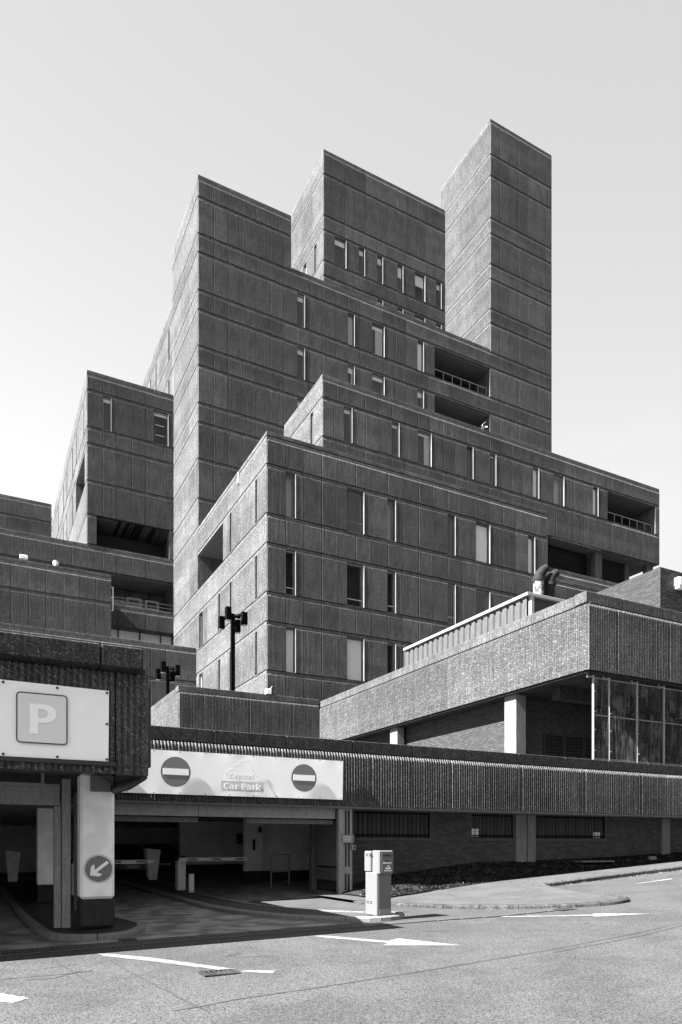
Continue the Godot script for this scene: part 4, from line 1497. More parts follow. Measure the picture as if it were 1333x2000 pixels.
func banner_no_entry() -> void:
	var b := thing("banner", "long white car park banner with two no entry discs on the deck fascia", "banner", Vector3(0, 0, -16.33))
	var pts := [Vector2(2.9, 2.575), Vector2(8.53, 2.575), Vector2(8.545, 3.585), Vector2(2.9, 3.585)]
	part("sheet", banner_sheet(pts, 0.002, 4, []), M.vinyl, b)
	no_entry(b, Vector3(4.156, 3.095, 0.022), 0.345)
	no_entry(b, Vector3(7.423, 3.095, 0.022), 0.345)
	var pz := 0.02
	var r := MB.new()
	r.box(Vector3(5.24, 2.70, pz), Vector3(6.33, 2.935, pz + 0.003))
	part("car_park_plate", r.mesh(), M.print_mid, b)
	text(b, "lettering", "Car Park", droid_bold, 0.165, 0.95, Vector3(5.78, 2.815, pz + 0.008), M.vinyl)
	text(b, "lettering", "Capital", droid_bold, 0.16, 0.60, Vector3(5.765, 3.03, pz + 0.004), M.print_mid)
	text(b, "lettering", "The", droid, 0.025, 0.075, Vector3(5.66, 3.10, pz + 0.004), M.print_mid)
	# skyline outline above the name
	var pl := [[5.355, 2.995], [5.365, 3.055], [5.42, 3.07], [5.43, 3.09], [5.37, 3.10], [5.37, 3.14], [5.42, 3.165], [5.50, 3.20], [5.53, 3.205], [5.535, 3.29], [5.60, 3.31], [5.69, 3.305], [5.70, 3.375], [5.86, 3.43], [5.90, 3.435], [5.925, 3.40], [5.94, 3.445], [5.985, 3.455], [5.995, 3.43], [6.01, 3.25], [6.06, 3.225], [6.08, 3.17], [6.12, 3.14], [6.125, 3.085], [6.22, 3.06], [6.235, 3.03]]
	var lg := MB.new()
	for i in pl.size() - 1:
		lg.bar(Vector3(pl[i][0], pl[i][1], pz + 0.002), Vector3(pl[i + 1][0], pl[i + 1][1], pz + 0.002), 0.003, 0.009)
	part("logo_outline", lg.mesh(), M.print_mid, b)
	# eyelets along both hems
	for i in 10:
		for y in [2.60, 3.558]:
			var ey := MB.new()
			ey.disc(Vector3(3.05 + i * 0.602, y, 0.0), 0.014, 0.024, 10)
			part("eyelet", ey.mesh(), M.print_black, b)

# ------------------------------------------------------------------ entrance canopy at the left
func build_canopy() -> void:
	var DP := 10.23
	var c := thing("entrance_canopy", "near ribbed concrete entrance canopy with heavy dark coping at the left edge", "canopy")
	# fascia in two lengths with a joint at X 1.754
	fascia(c, "z", DP, -12.0, 1.754, 2.40, 3.80, "low", 3, 2.616, 0.0, 1.754, 0.04, 0.03)
	fascia(c, "z", DP - 0.004, 1.758, 2.19, 2.385, 3.80, "low", 3, 2.616, 0.0, 1.758, 0.04, 0.03)
	# coping in stones
	for s in [[-12.0, -9.0], [-9.0, -6.0], [-6.0, -4.3], [-4.3, -2.5], [-2.5, -0.5], [-0.5, 1.52], [1.52, 2.09]]:
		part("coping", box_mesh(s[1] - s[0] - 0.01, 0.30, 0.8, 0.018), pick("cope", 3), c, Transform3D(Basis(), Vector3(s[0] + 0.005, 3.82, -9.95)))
	# rounded end return and soffit
	var e := MB.new()
	e.tube([Vector3(2.15, 2.39, -DP - 0.05), Vector3(2.15, 3.80, -DP - 0.05)], [0.07, 0.07], 16)
	e.box(Vector3(2.10, 2.385, -16.4), Vector3(2.19, 3.80, -DP - 0.05))
	part("end_wall", e.mesh(), M.lowflat1, c)
	var s := MB.new()
	s.box(Vector3(-12, 2.59, -16.4), Vector3(2.1, 2.66, -DP - 0.12))
	s.quad(Vector3(-12, 3.83, -DP), Vector3(2.15, 3.83, -DP), Vector3(2.15, 3.83, -16.4), Vector3(-12, 3.83, -16.4))
	s.quad(Vector3(-12, -0.2, -40), Vector3(-12, -0.2, -DP), Vector3(-12, 3.83, -DP), Vector3(-12, 3.83, -40))
	part("soffit", s.mesh(), M.pilaster, c)
	# sagging edge trim under the right corner
	var sg := MB.new()
	sg.tube([Vector3(2.16, 2.37, -DP - 0.05), Vector3(2.12, 2.33, -11.2), Vector3(2.1, 2.34, -12.6)], [0.05, 0.08, 0.08], 10)
	part("edge_trim", sg.mesh(), M.black, c)
	# black shallow channel below the banner
	part("channel", box_mesh(2.3, 0.055, 0.06, 0.004), M.black, c, Transform3D(Basis(), Vector3(-0.55, 2.49, -DP + 0.09)))
	# dark sign box on the end of the canopy
	var sb := thing("sign_box", "thin black sign box fixed on end of the entrance canopy", "sign")
	var q := MB.new()
	q.cbox(Vector3(2.20, 2.52, -12.0), Vector3(2.275, 3.68, -10.35), 0.008)
	part("case", q.mesh(), M.black, sb)
	# banner with the parking sign
	var b := thing("parking_banner", "white banner with large parking letter on the entrance canopy", "banner", Vector3(0, 0, -DP + 0.055))
	part("sheet", banner_sheet([Vector2(-1.9, 2.555), Vector2(1.652, 2.555), Vector2(1.66, 3.535), Vector2(-1.9, 3.57)], 0.004, 9, [[Vector2(1.64, 3.5), Vector2(-0.78, -0.62), 0.7, 0.016, 0.06]]), M.vinyl, b)
	var cx := Vector3(0.802, 3.075, 0.026)
	var pf := MB.new()
	pf.box(Vector3(-0.305, -0.325, 0), Vector3(0.305, 0.325, 0.004))
	part("sign_face", pf.mesh(), M.print_pale, b, Transform3D(Basis(), cx))
	var pr := MB.new()
	rounded_rect(pr, 0.63, 0.67, 0.05, 0.006, 0.016)
	part("sign_border", pr.mesh(), M.print_black, b, Transform3D(Basis(), cx))
	text(b, "lettering", "P", droid_bold, 0.40, 0.33, cx + Vector3(0.01, -0.01, 0.012), M.vinyl)
	for ex in [[-0.6, 3.525], [0.335, 3.515], [0.99, 3.505], [1.63, 3.5], [1.63, 3.07], [1.63, 2.58], [0.99, 2.58], [0.335, 2.58]]:
		var ey := MB.new()
		ey.disc(Vector3(ex[0], ex[1], 0.0), 0.018, 0.02, 14)
		part("eyelet", ey.mesh(), M.print_black, b)

	# --- pillar
	var gp := gy(1.8)
	var p := thing("pillar", "white painted square pillar with dark base carrying the entrance canopy", "pillar", Vector3(1.83, gp + 0.1, -12.3))
	var sh := MB.new()
	sh.cbox(Vector3(-0.28, 0.485, -0.42), Vector3(0.27, 2.58, 0.0), 0.045)
	part("shaft", sh.mesh(), M.white_paint, p)
	var ba := MB.new()
	ba.cbox(Vector3(-0.283, 0.0, -0.423), Vector3(0.273, 0.484, 0.003), 0.045)
	part("painted_base", ba.mesh(), M.dark_paint, p)
	var jb := thing("junction_box", "dark grey metal box fixed at the top of the white pillar", "box", Vector3(1.865, 2.28, -12.298))
	var jm := MB.new()
	jm.cbox(Vector3(-0.16, 0.0, 0.0), Vector3(0.16, 0.27, 0.09), 0.008)
	part("case", jm.mesh(), M.print_dark, jb)
	var cb := MB.new()
	cb.tube([Vector3(-0.05, 0.3, 0.06), Vector3(0.08, 0.2, 0.12), Vector3(0.25, 0.12, 0.1), Vector3(0.36, 0.17, 0.05)], [0.006, 0.006, 0.006, 0.006], 6)
	part("cable", cb.mesh(), M.black, jb)
	# --- round arrow sign
	var rs := thing("arrow_sign", "round keep left arrow sign on the white pillar", "sign", Vector3(1.84, 1.0, -12.294))
	var r1 := MB.new(); r1.disc(Vector3.ZERO, 0.228, 0.004, 56)
	r1.tube([Vector3(0, 0, -0.004), Vector3(0, 0, 0.004)], [0.228, 0.228], 56, false)
	part("plate", r1.mesh(), M.print_dark, rs)
	var r2 := MB.new(); r2.disc(Vector3.ZERO, 0.228, 0.006, 56, 0.217)
	part("rim", r2.mesh(), M.vinyl, rs)
	var r4 := MB.new(); r4.disc(Vector3.ZERO, 0.236, 0.0055, 56, 0.229)
	part("edge", r4.mesh(), M.print_black, rs)
	var ar := MB.new()
	var d := Vector2(-0.79, -0.613)
	var nrm := d.orthogonal()
	var tip := d * 0.175
	var P := [tip, tip - d * 0.10 + nrm * 0.105, tip - d * 0.165 + nrm * 0.105, tip - d * 0.115 + nrm * 0.026, tip - d * 0.36 + nrm * 0.026, tip - d * 0.36 - nrm * 0.026, tip - d * 0.115 - nrm * 0.026, tip - d * 0.165 - nrm * 0.105, tip - d * 0.10 - nrm * 0.105]
	var pv := PackedVector2Array()
	for x in P: pv.append(x)
	var tr := Geometry2D.triangulate_polygon(pv)
	for i in range(0, tr.size(), 3):
		var a := Vector3(pv[tr[i]].x, pv[tr[i]].y, 0.008)
		var bb := Vector3(pv[tr[i + 1]].x, pv[tr[i + 1]].y, 0.008)
		var cc := Vector3(pv[tr[i + 2]].x, pv[tr[i + 2]].y, 0.008)
		if (bb - a).cross(cc - a).z > 0: ar.tri(a, bb, cc)
		else: ar.tri(a, cc, bb)
	part("arrow", ar.mesh(), M.vinyl, rs)
	for an in [0.3, 1.6, 3.3, 4.7]:
		var bo := MB.new()
		bo.disc(Vector3(cos(an) * 0.2, sin(an) * 0.2, 0), 0.012, 0.009, 10)
		part("bolt", bo.mesh(), M.black, rs)
	# --- grey steel door frame beside the pillar
	var sf := thing("steel_frame", "grey steel shutter frame with header left of the white pillar", "frame")
	part("post", box_mesh(0.11, 2.05, 0.16, 0.006), M.steel_grey, sf, Transform3D(Basis(), Vector3(1.19, gy(1.2) + 0.1, -12.7)))
	part("post", box_mesh(0.135, 2.5, 0.22, 0.006), M.steel_grey, sf, Transform3D(Basis(), Vector3(1.305, gy(1.3) + 0.1, -12.62)))
	part("header", box_mesh(5.73, 0.36, 0.12, 0.006), M.steel_grey, sf, Transform3D(Basis(), Vector3(-4.45, 2.06, -12.7)))
	part("header_rail", box_mesh(5.5, 0.06, 0.06, 0.004), M.galv, sf, Transform3D(Basis(), Vector3(-4.45, 2.36, -12.62)))
	part("hanger", box_mesh(0.05, 0.2, 0.05, 0.004), M.galv, sf, Transform3D(Basis(), Vector3(0.98, 2.40, -12.62)))
	part("guide_rail", box_mesh(0.06, 2.1, 0.05, 0.004), M.print_dark, sf, Transform3D(Basis(), Vector3(1.56, 0.24, -13.2)))

# ------------------------------------------------------------------ inside the car park
func build_garage() -> void:
	var w := thing("car_park_wall", "pale painted inner walls with dark skirting at the back of the car park", "wall")
	var up := MB.new()
	var lo := MB.new()
	# [x0, x1, D, y split]
	for s in [[7.82, 10.9, 30.0, 0.55], [8.58, 9.28, 24.0, 0.46], [9.4, 13.0, 24.4, 0.44]]:
		up.box(Vector3(s[0], s[3], -s[2] - 0.2), Vector3(s[1], 2.41, -s[2]))
		lo.box(Vector3(s[0] + 0.003, -0.1, -s[2] - 0.2), Vector3(s[1] - 0.003, s[3], -s[2] + 0.003))
	up.quad(Vector3(-14, -0.2, -41.5), Vector3(14, -0.2, -41.5), Vector3(14, 2.41, -41.5), Vector3(-14, 2.41, -41.5))
	up.quad(Vector3(13.5, -0.2, -17.4), Vector3(13.5, -0.2, -41.5), Vector3(13.5, 2.41, -41.5), Vector3(13.5, 2.41, -17.4))
	part("upper_wall", up.mesh(), M.inner_paint, w)
	part("skirting", lo.mesh(), M.dark_paint, w)
	# dark poster, switch and vent on them
	part("poster", box_mesh(0.30, 0.45, 0.02, 0.002), M.dark_paint, w, Transform3D(Basis(), Vector3(10.35, 1.45, -29.97)))
	part("wall_switch", box_mesh(0.09, 0.4, 0.05, 0.004), M.dark_paint, w, Transform3D(Basis(), Vector3(8.88, 1.2, -23.94)))
	part("wall_switch", box_mesh(0.12, 0.2, 0.05, 0.004), M.dark_paint, w, Transform3D(Basis(), Vector3(9.1, 1.85, -23.94)))
	# painted columns with dark feet
	for c in [[1.39, 0.42, 19.0, 0.35, "white column behind the steel frame in the left bay"], [3.0, 0.5, 33.0, 0.5, "white column deep in the car park beside the left bay"], [0.0, 0.5, 24.5, 0.5, "white column inside the left bay near the frame edge"]]:
		var col := thing("column", c[4], "column", Vector3(c[0], gy(c[0]), -c[2]))
		var a := MB.new()
		a.cbox(Vector3(0, 0.5, -c[3]), Vector3(c[1], 2.41, 0), 0.02)
		part("shaft", a.mesh(), M.white_paint, col)
		var b := MB.new()
		b.cbox(Vector3(0.002, 0, -c[3]), Vector3(c[1] - 0.002, 0.499, 0.002), 0.02)
		part("painted_base", b.mesh(), M.dark_paint, col)
	# tapered bollards
	tapered(Vector3(6.06, gy(6.0), -27.4), "pale tapered bollard near the centre barrier")
	tapered(Vector3(1.32, gy(1.3), -30.0), "pale tapered bollard at the back of the left bay")
	# header over the middle bay
	var h := thing("shutter_header", "grey steel shutter header across the middle entrance", "header")
	for s in [[2.25, 4.8], [4.806, 8.5]]:
		part("beam", box_mesh(s[1] - s[0], 0.28, 0.12, 0.006), M.steel_grey, h, Transform3D(Basis(), Vector3(s[0], 2.085, -16.68)))
	for s in [[2.3, 3.45], [3.5, 4.9], [5.0, 6.2], [6.25, 7.4], [7.45, 8.45]]:
		part("rail", box_mesh(s[1] - s[0], 0.05, 0.05, 0.004), M.galv, h, Transform3D(Basis(), Vector3(s[0], 2.37, -16.6)))
	for s in [[2.3, 4.845], [6.1, 8.53]]:
		var bd := thing("clearance_board", "left pale clearance board hung under the shutter header" if s[0] < 3 else "right pale clearance board hung under the shutter header", "board", Vector3(s[0], 1.945, -16.9), "clearance boards")
		part("plank", box_mesh(s[1] - s[0], 0.125, 0.05, 0.012), M.column, bd)
		for k in [0.3, s[1] - s[0] - 0.4]:
			var ch := MB.new()
			ch.bar(Vector3(k, 0.12, -0.02), Vector3(k, 0.43, -0.02), 0.012, 0.012)
			part("hanger", ch.mesh(), M.galv, bd)
	# side shutter of upright slats at the right of the opening
	var sh := thing("side_shutter", "pale upright slatted shutter on the right side wall inside the entrance", "shutter")
	for i in 12:
		var d := 17.42 + i * 0.127
		part("slat", box_mesh(0.105, 1.28, 0.04, 0.01), M.column, sh, Transform3D(Basis(Vector3.UP, -PI / 2), Vector3(8.98, 0.79, -d - 0.105)))
	for i in 3:
		part("plank", box_mesh(1.5, 0.115, 0.05, 0.006), M.column, sh, Transform3D(Basis(Vector3.UP, -PI / 2), Vector3(8.96, 0.39 + i * 0.12, -18.95)))
	part("post", box_mesh(0.16, 2.36, 0.2, 0.008), M.column, sh, Transform3D(Basis(), Vector3(8.95, 0.03, -19.1)))
	# gate frame by the brick wall
	var g := thing("gate_frame", "tall grey steel gate frame at the right edge of the entrance", "gate")
	part("post", box_mesh(0.14, 2.36, 0.14, 0.006), M.steel_grey, g, Transform3D(Basis(), Vector3(8.52, 0.035, -16.52)))
	for x in [8.675, 8.80, 8.895]:
		part("stile", box_mesh(0.028 if x == 8.80 else 0.07, 2.24, 0.04, 0.004), M.steel_grey, g, Transform3D(Basis(), Vector3(x, 0.13, -16.6)))
	for y in [0.13, 0.62, 2.31]:
		part("cross_rail", box_mesh(0.29, 0.06 if y != 0.62 else 0.2, 0.035, 0.004), M.steel_grey, g, Transform3D(Basis(), Vector3(8.675, y, -16.603)))
	var sg := thing("help_sign", "small dark notice on the grey gate frame", "sign", Vector3(8.78, 1.56, -16.5))
	var q := MB.new()
	q.box(Vector3(-0.18, -0.11, -0.008), Vector3(0.18, 0.11, 0.0))
	part("plate", q.mesh(), M.print_dark, sg)
	var lines := ["For assistance", "out of hours", "press button"]
	for i in 3:
		text(sg, "lettering", lines[i], droid, 0.042, 0.27 if i == 0 else 0.23, Vector3(-0.02, 0.055 - i * 0.058, 0.003), M.vinyl)
	var ic := thing("intercom", "small grey intercom box on the gate frame under the notice", "intercom", Vector3(8.965, 1.32, -16.5))
	var im := MB.new()
	im.cbox(Vector3(-0.06, -0.06, -0.06), Vector3(0.06, 0.08, 0.0), 0.008)
	part("case", im.mesh(), M.galv, ic)
	var im2 := MB.new()
	im2.box(Vector3(-0.015, -0.03, 0.001), Vector3(0.035, 0.05, 0.005))
	part("speaker", im2.mesh(), M.black, ic)
	# folded stand
	var fs := thing("board_stand", "thin metal board stand inside the car park near the right wall", "stand", Vector3(8.35, gy(8.5), -20.9))
	for x in [0.0, 0.62]:
		part("leg", box_mesh(0.04, 1.08, 0.04, 0.004), M.galv, fs, Transform3D(Basis(), Vector3(x, 0.0, 0)))
	for y in [0.5, 1.04]:
		part("crossbar", box_mesh(0.58, 0.04, 0.035, 0.004), M.galv, fs, Transform3D(Basis(), Vector3(0.04, y, 0)))
	# barriers
	barrier(Vector3(5.25, gy(5.3) + 0.1, -20.4), 1.0, 2.0, "raised-arm barrier cabinet with striped boom at the centre island")
	barrier(Vector3(2.35, gy(2.5) + 0.1, -20.4), 1.0, 2.1, "barrier with striped boom half hidden behind the white pillar")
	var bo := thing("loop_box", "short pale metal box beside the centre barrier cabinet", "box", Vector3(5.29, gy(5.3) + 0.1, -19.3))
	var bm := MB.new()
	bm.cbox(Vector3(0, 0, -0.14), Vector3(0.14, 0.52, 0), 0.008)
	part("case", bm.mesh(), M.barrier, bo)
	var bm2 := MB.new()
	bm2.box(Vector3(-0.004, 0.03, -0.144), Vector3(0.144, 0.05, 0.004))
	part("seam", bm2.mesh(), M.print_dark, bo)
	# cars
	car(Vector3(6.05, gy(6.0), -31.0), M.car, "dark car parked facing out behind the centre barrier")
	car(Vector3(7.95, gy(7.9), -33.2), M.car2, "second dark car parked beside the pale inner wall")

func tapered(at: Vector3, label: String) -> void:
	var t := thing("bollard", label, "bollard", at, "tapered bollards")
	var m := MB.new()
	var a := 0.15
	var b := 0.27
	var lo := [Vector3(-a, 0.08, a), Vector3(a, 0.08, a), Vector3(a, 0.08, -a), Vector3(-a, 0.08, -a)]
	var hi := [Vector3(-b, 1.28, b), Vector3(b, 1.22, b), Vector3(b, 1.22, -b), Vector3(-b, 1.28, -b)]
	var c := Vector3(0, 0.6, 0)
	for i in 4: m.out([lo[i], lo[(i + 1) % 4], hi[(i + 1) % 4], hi[i]], c)
	m.out(hi, c)
	part("body", m.mesh(), M.white_paint, t)
	var f := MB.new()
	f.box(Vector3(-a, 0, -a), Vector3(a, 0.08, a))
	part("foot", f.mesh(), M.dark_paint, t)

func barrier(at: Vector3, h: float, reach: float, label: String) -> void:
	var b := thing("barrier", label, "barrier", at, "car park barriers")
	var m := MB.new()
	m.cbox(Vector3(0, 0, -0.3), Vector3(0.24, 0.86, 0), 0.012)
	part("cabinet", m.mesh(), M.barrier, b)
	var hd := MB.new()
	hd.cbox(Vector3(-0.01, 0.862, -0.31), Vector3(0.25, 1.0, 0.01), 0.012)
	part("cabinet_lid", hd.mesh(), M.dark_paint, b)
	var bm := MB.new()
	bm.cbox(Vector3(0.03, 0.85, 0.02), Vector3(0.1 + reach, 0.95, 0.06), 0.006)
	var boom := part("boom", bm.mesh(), M.barrier, b)
	var x := 0.28
	while x < reach - 0.2:
		var s := MB.new()
		s.box(Vector3(x, 0.875, 0.058), Vector3(x + 0.3, 0.925, 0.063))
		part("stripe", s.mesh(), M.print_black, boom)
		x += 0.72
	var dg := MB.new()
	dg.disc(Vector3(0.13, 0.74, 0), 0.06, 0.004, 24, 0.05)
	part("emblem", dg.mesh(), M.print_black, b)

func car(at: Vector3, paint: Material, label: String) -> void:
	# hatchback, nose towards +z; sections along the length
	var c := thing("parked_car", label, "car", at, "cars in the car park")
	var prof := [[0.0, 0.35, 0.62, 0.74], [-0.25, 0.28, 0.78, 0.86], [-1.05, 0.25, 0.98, 0.88], [-1.1, 0.25, 1.0, 0.88], [-1.8, 0.25, 1.42, 0.87], [-2.9, 0.25, 1.46, 0.87], [-3.7, 0.27, 1.1, 0.86], [-4.0, 0.35, 0.95, 0.8]]
	var m := MB.new()
	var rings := []
	for p in prof:
		var hw: float = p[3]
		var roof: float = 0.62 if p[2] > 1.2 else hw * 0.9
		var belt: float = min(p[2], 0.92)
		rings.append([Vector3(-hw, p[1], p[0]), Vector3(hw, p[1], p[0]), Vector3(hw, belt * 0.85, p[0]), Vector3(hw * 0.96, belt, p[0]), Vector3(roof, p[2], p[0]), Vector3(-roof, p[2], p[0]), Vector3(-hw * 0.96, belt, p[0]), Vector3(-hw, belt * 0.85, p[0])])
	for i in rings.size() - 1:
		for j in 8:
			var q := [rings[i][j], rings[i][(j + 1) % 8], rings[i + 1][(j + 1) % 8], rings[i + 1][j]]
			m.out(q, Vector3(0, 0.6, (prof[i][0] + prof[i + 1][0]) * 0.5))
	for e in [0, rings.size() - 1]:
		for j in range(1, 7):
			var a: Vector3 = rings[e][0]
			var b: Vector3 = rings[e][j]
			var d: Vector3 = rings[e][j + 1]
			if e == 0: m.tri(a, b, d)
			else: m.tri(a, d, b)
	part("body", m.mesh(), paint, c)
	var gl := MB.new()
	gl.quad(Vector3(-0.76, 1.01, -1.07), Vector3(0.76, 1.01, -1.07), Vector3(0.58, 1.39, -1.735), Vector3(-0.58, 1.39, -1.735))
	part("windscreen", gl.mesh(), M.black, c)
	for s in [-1, 1]:
		var h := MB.new()
		h.cbox(Vector3(s * 0.6 - 0.16, 0.6, -0.12), Vector3(s * 0.6 + 0.16, 0.72, 0.03), 0.02)
		part("headlight", h.mesh(), M.chrome, c)
		var mr := MB.new()
		mr.cbox(Vector3(s * 0.98 - 0.1, 0.95, -1.35), Vector3(s * 0.98 + 0.1, 1.08, -1.25), 0.02)
		part("mirror", mr.mesh(), paint, c)
		for z in [-0.75, -3.2]:
			var wh := MB.new()
			wh.tube([Vector3(s * 0.66, 0.3, z), Vector3(s * 0.88, 0.3, z)], [0.3, 0.3], 20)
			var ty := part("wheel", wh.mesh(), M.tyre, c)
			var rm := MB.new()
			rm.tube([Vector3(s * 0.86, 0.3, z), Vector3(s * 0.89, 0.3, z)], [0.19, 0.17], 16)
			part("rim", rm.mesh(), M.galv, ty)
	var pl := MB.new()
	pl.box(Vector3(-0.26, 0.42, 0.0), Vector3(0.26, 0.53, 0.035))
	part("number_plate", pl.mesh(), M.plate, c)
	var gr := MB.new()
	gr.box(Vector3(-0.5, 0.6, -0.02), Vector3(0.5, 0.63, 0.02))
	part("grille_bar", gr.mesh(), M.chrome, c)

# ------------------------------------------------------------------ street
func smooth_line(pts: Array, step: float) -> Array:
	var c := Curve2D.new()
	for i in pts.size():
		var a: Vector2 = pts[max(i - 1, 0)]
		var b: Vector2 = pts[min(i + 1, pts.size() - 1)]
		var t := (b - a) / 6.0
		c.add_point(pts[i], -t, t)
	c.bake_interval = 0.05
	var L := c.get_baked_length()
	var n := int(max(2, round(L / step)))
	var out := []
	for i in n + 1: out.append(c.sample_baked(L * i / n, true))
	return out

func kerb_run(parent: Node3D, pts: Array, inward: float, h: float, w: float, m: Material, stone: float = 0.9) -> void:
	# kerbstones along a plan line (X, D); the top lies on the side given by inward (+1 left of travel)
	var fine := smooth_line(pts, stone / 4.0)
	var i := 0
	while i < fine.size() - 1:
		var k: int = min(i + 4, fine.size() - 1)
		var b := MB.new()
		for j in range(i, k):
			var a: Vector2 = fine[j]
			var c: Vector2 = fine[j + 1]
			if j == i: a = a.lerp(c, 0.03)
			if j == k - 1: c = c.lerp(fine[j], 0.03)
			var na: Vector2 = (fine[min(j + 1, fine.size() - 1)] - fine[max(j - 1, 0)]).normalized().orthogonal() * inward
			var nc: Vector2 = (fine[min(j + 2, fine.size() - 1)] - fine[j]).normalized().orthogonal() * inward
			var sec := func(p: Vector2, nn: Vector2) -> Array:
				var g := gy(p.x, p.y)
				var r := []
				for s in [[0.0, -0.12], [0.012, h - 0.03], [0.045, h], [w, h], [w, -0.12]]:
					var q: Vector2 = p + nn * s[0]
					r.append(Vector3(q.x, g + s[1], -q.y))
				return r
			var A: Array = sec.call(a, na)
			var C: Array = sec.call(c, nc)
			var mid: Vector3 = (A[0] + A[3] + C[0] + C[3]) * 0.25
			mid.y = gy(a.x, a.y) - 0.05
			for s in 4: b.out([A[s], C[s], C[s + 1], A[s + 1]], mid)
			if j == i: b.out([A[0], A[1], A[2], A[3]], mid)
			if j == k - 1: b.out([C[0], C[1], C[2], C[3]], mid)
		part("kerbstone", b.mesh(), m, parent)
		i = k

func ground_poly(called: String, pts: Array, lift: float, m: Material, parent: Node3D = null) -> MeshInstance3D:
	var b := MB.new()
	var pv := PackedVector2Array()
	for p in pts: pv.append(p)
	b.poly(pv, func(x, d): return gy(x, d) + lift)
	if parent: return part(called, b.mesh(), m, parent)
	return setting(called, b.mesh(), m)

func ribbon(pts: Array, w: float, lift: float, jitter: float = 0.0) -> ArrayMesh:
	# thin strip on the ground following plan points
	var b := MB.new()
	var fine := []
	for i in pts.size() - 1:
		var n: int = max(1, int(pts[i].distance_to(pts[i + 1]) / 0.12))
		for j in n: fine.append(pts[i].lerp(pts[i + 1], float(j) / n))
	fine.append(pts[-1])
	for i in fine.size():
		fine[i] += Vector2(rng.randf_range(-jitter, jitter), rng.randf_range(-jitter, jitter))
	for i in fine.size() - 1:
		var d: Vector2 = (fine[i + 1] - fine[i]).normalized().orthogonal() * w * 0.5 * (rng.randf_range(0.5, 1.3) if jitter > 0.0 else 1.0)
		var q := []
		for p in [fine[i] - d, fine[i] + d, fine[i + 1] + d, fine[i + 1] - d]:
			q.append(Vector3(p.x, gy(p.x, p.y) + lift, -p.y))
		if (q[1] - q[0]).cross(q[2] - q[0]).y > 0: b.quad(q[0], q[1], q[2], q[3])
		else: b.quad(q[0], q[3], q[2], q[1])
	return b.mesh()

func ragged(pts: Array, amount: float) -> Array:
	# worn edge of road paint
	var out := []
	for i in pts.size():
		var a: Vector2 = pts[i]
		var b: Vector2 = pts[(i + 1) % pts.size()]
		var n: int = max(1, int(a.distance_to(b) / 0.05))
		var o := (b - a).normalized().orthogonal()
		for j in n:
			out.append(a.lerp(b, float(j) / n) + o * rng.randf_range(-amount, amount))
	return out

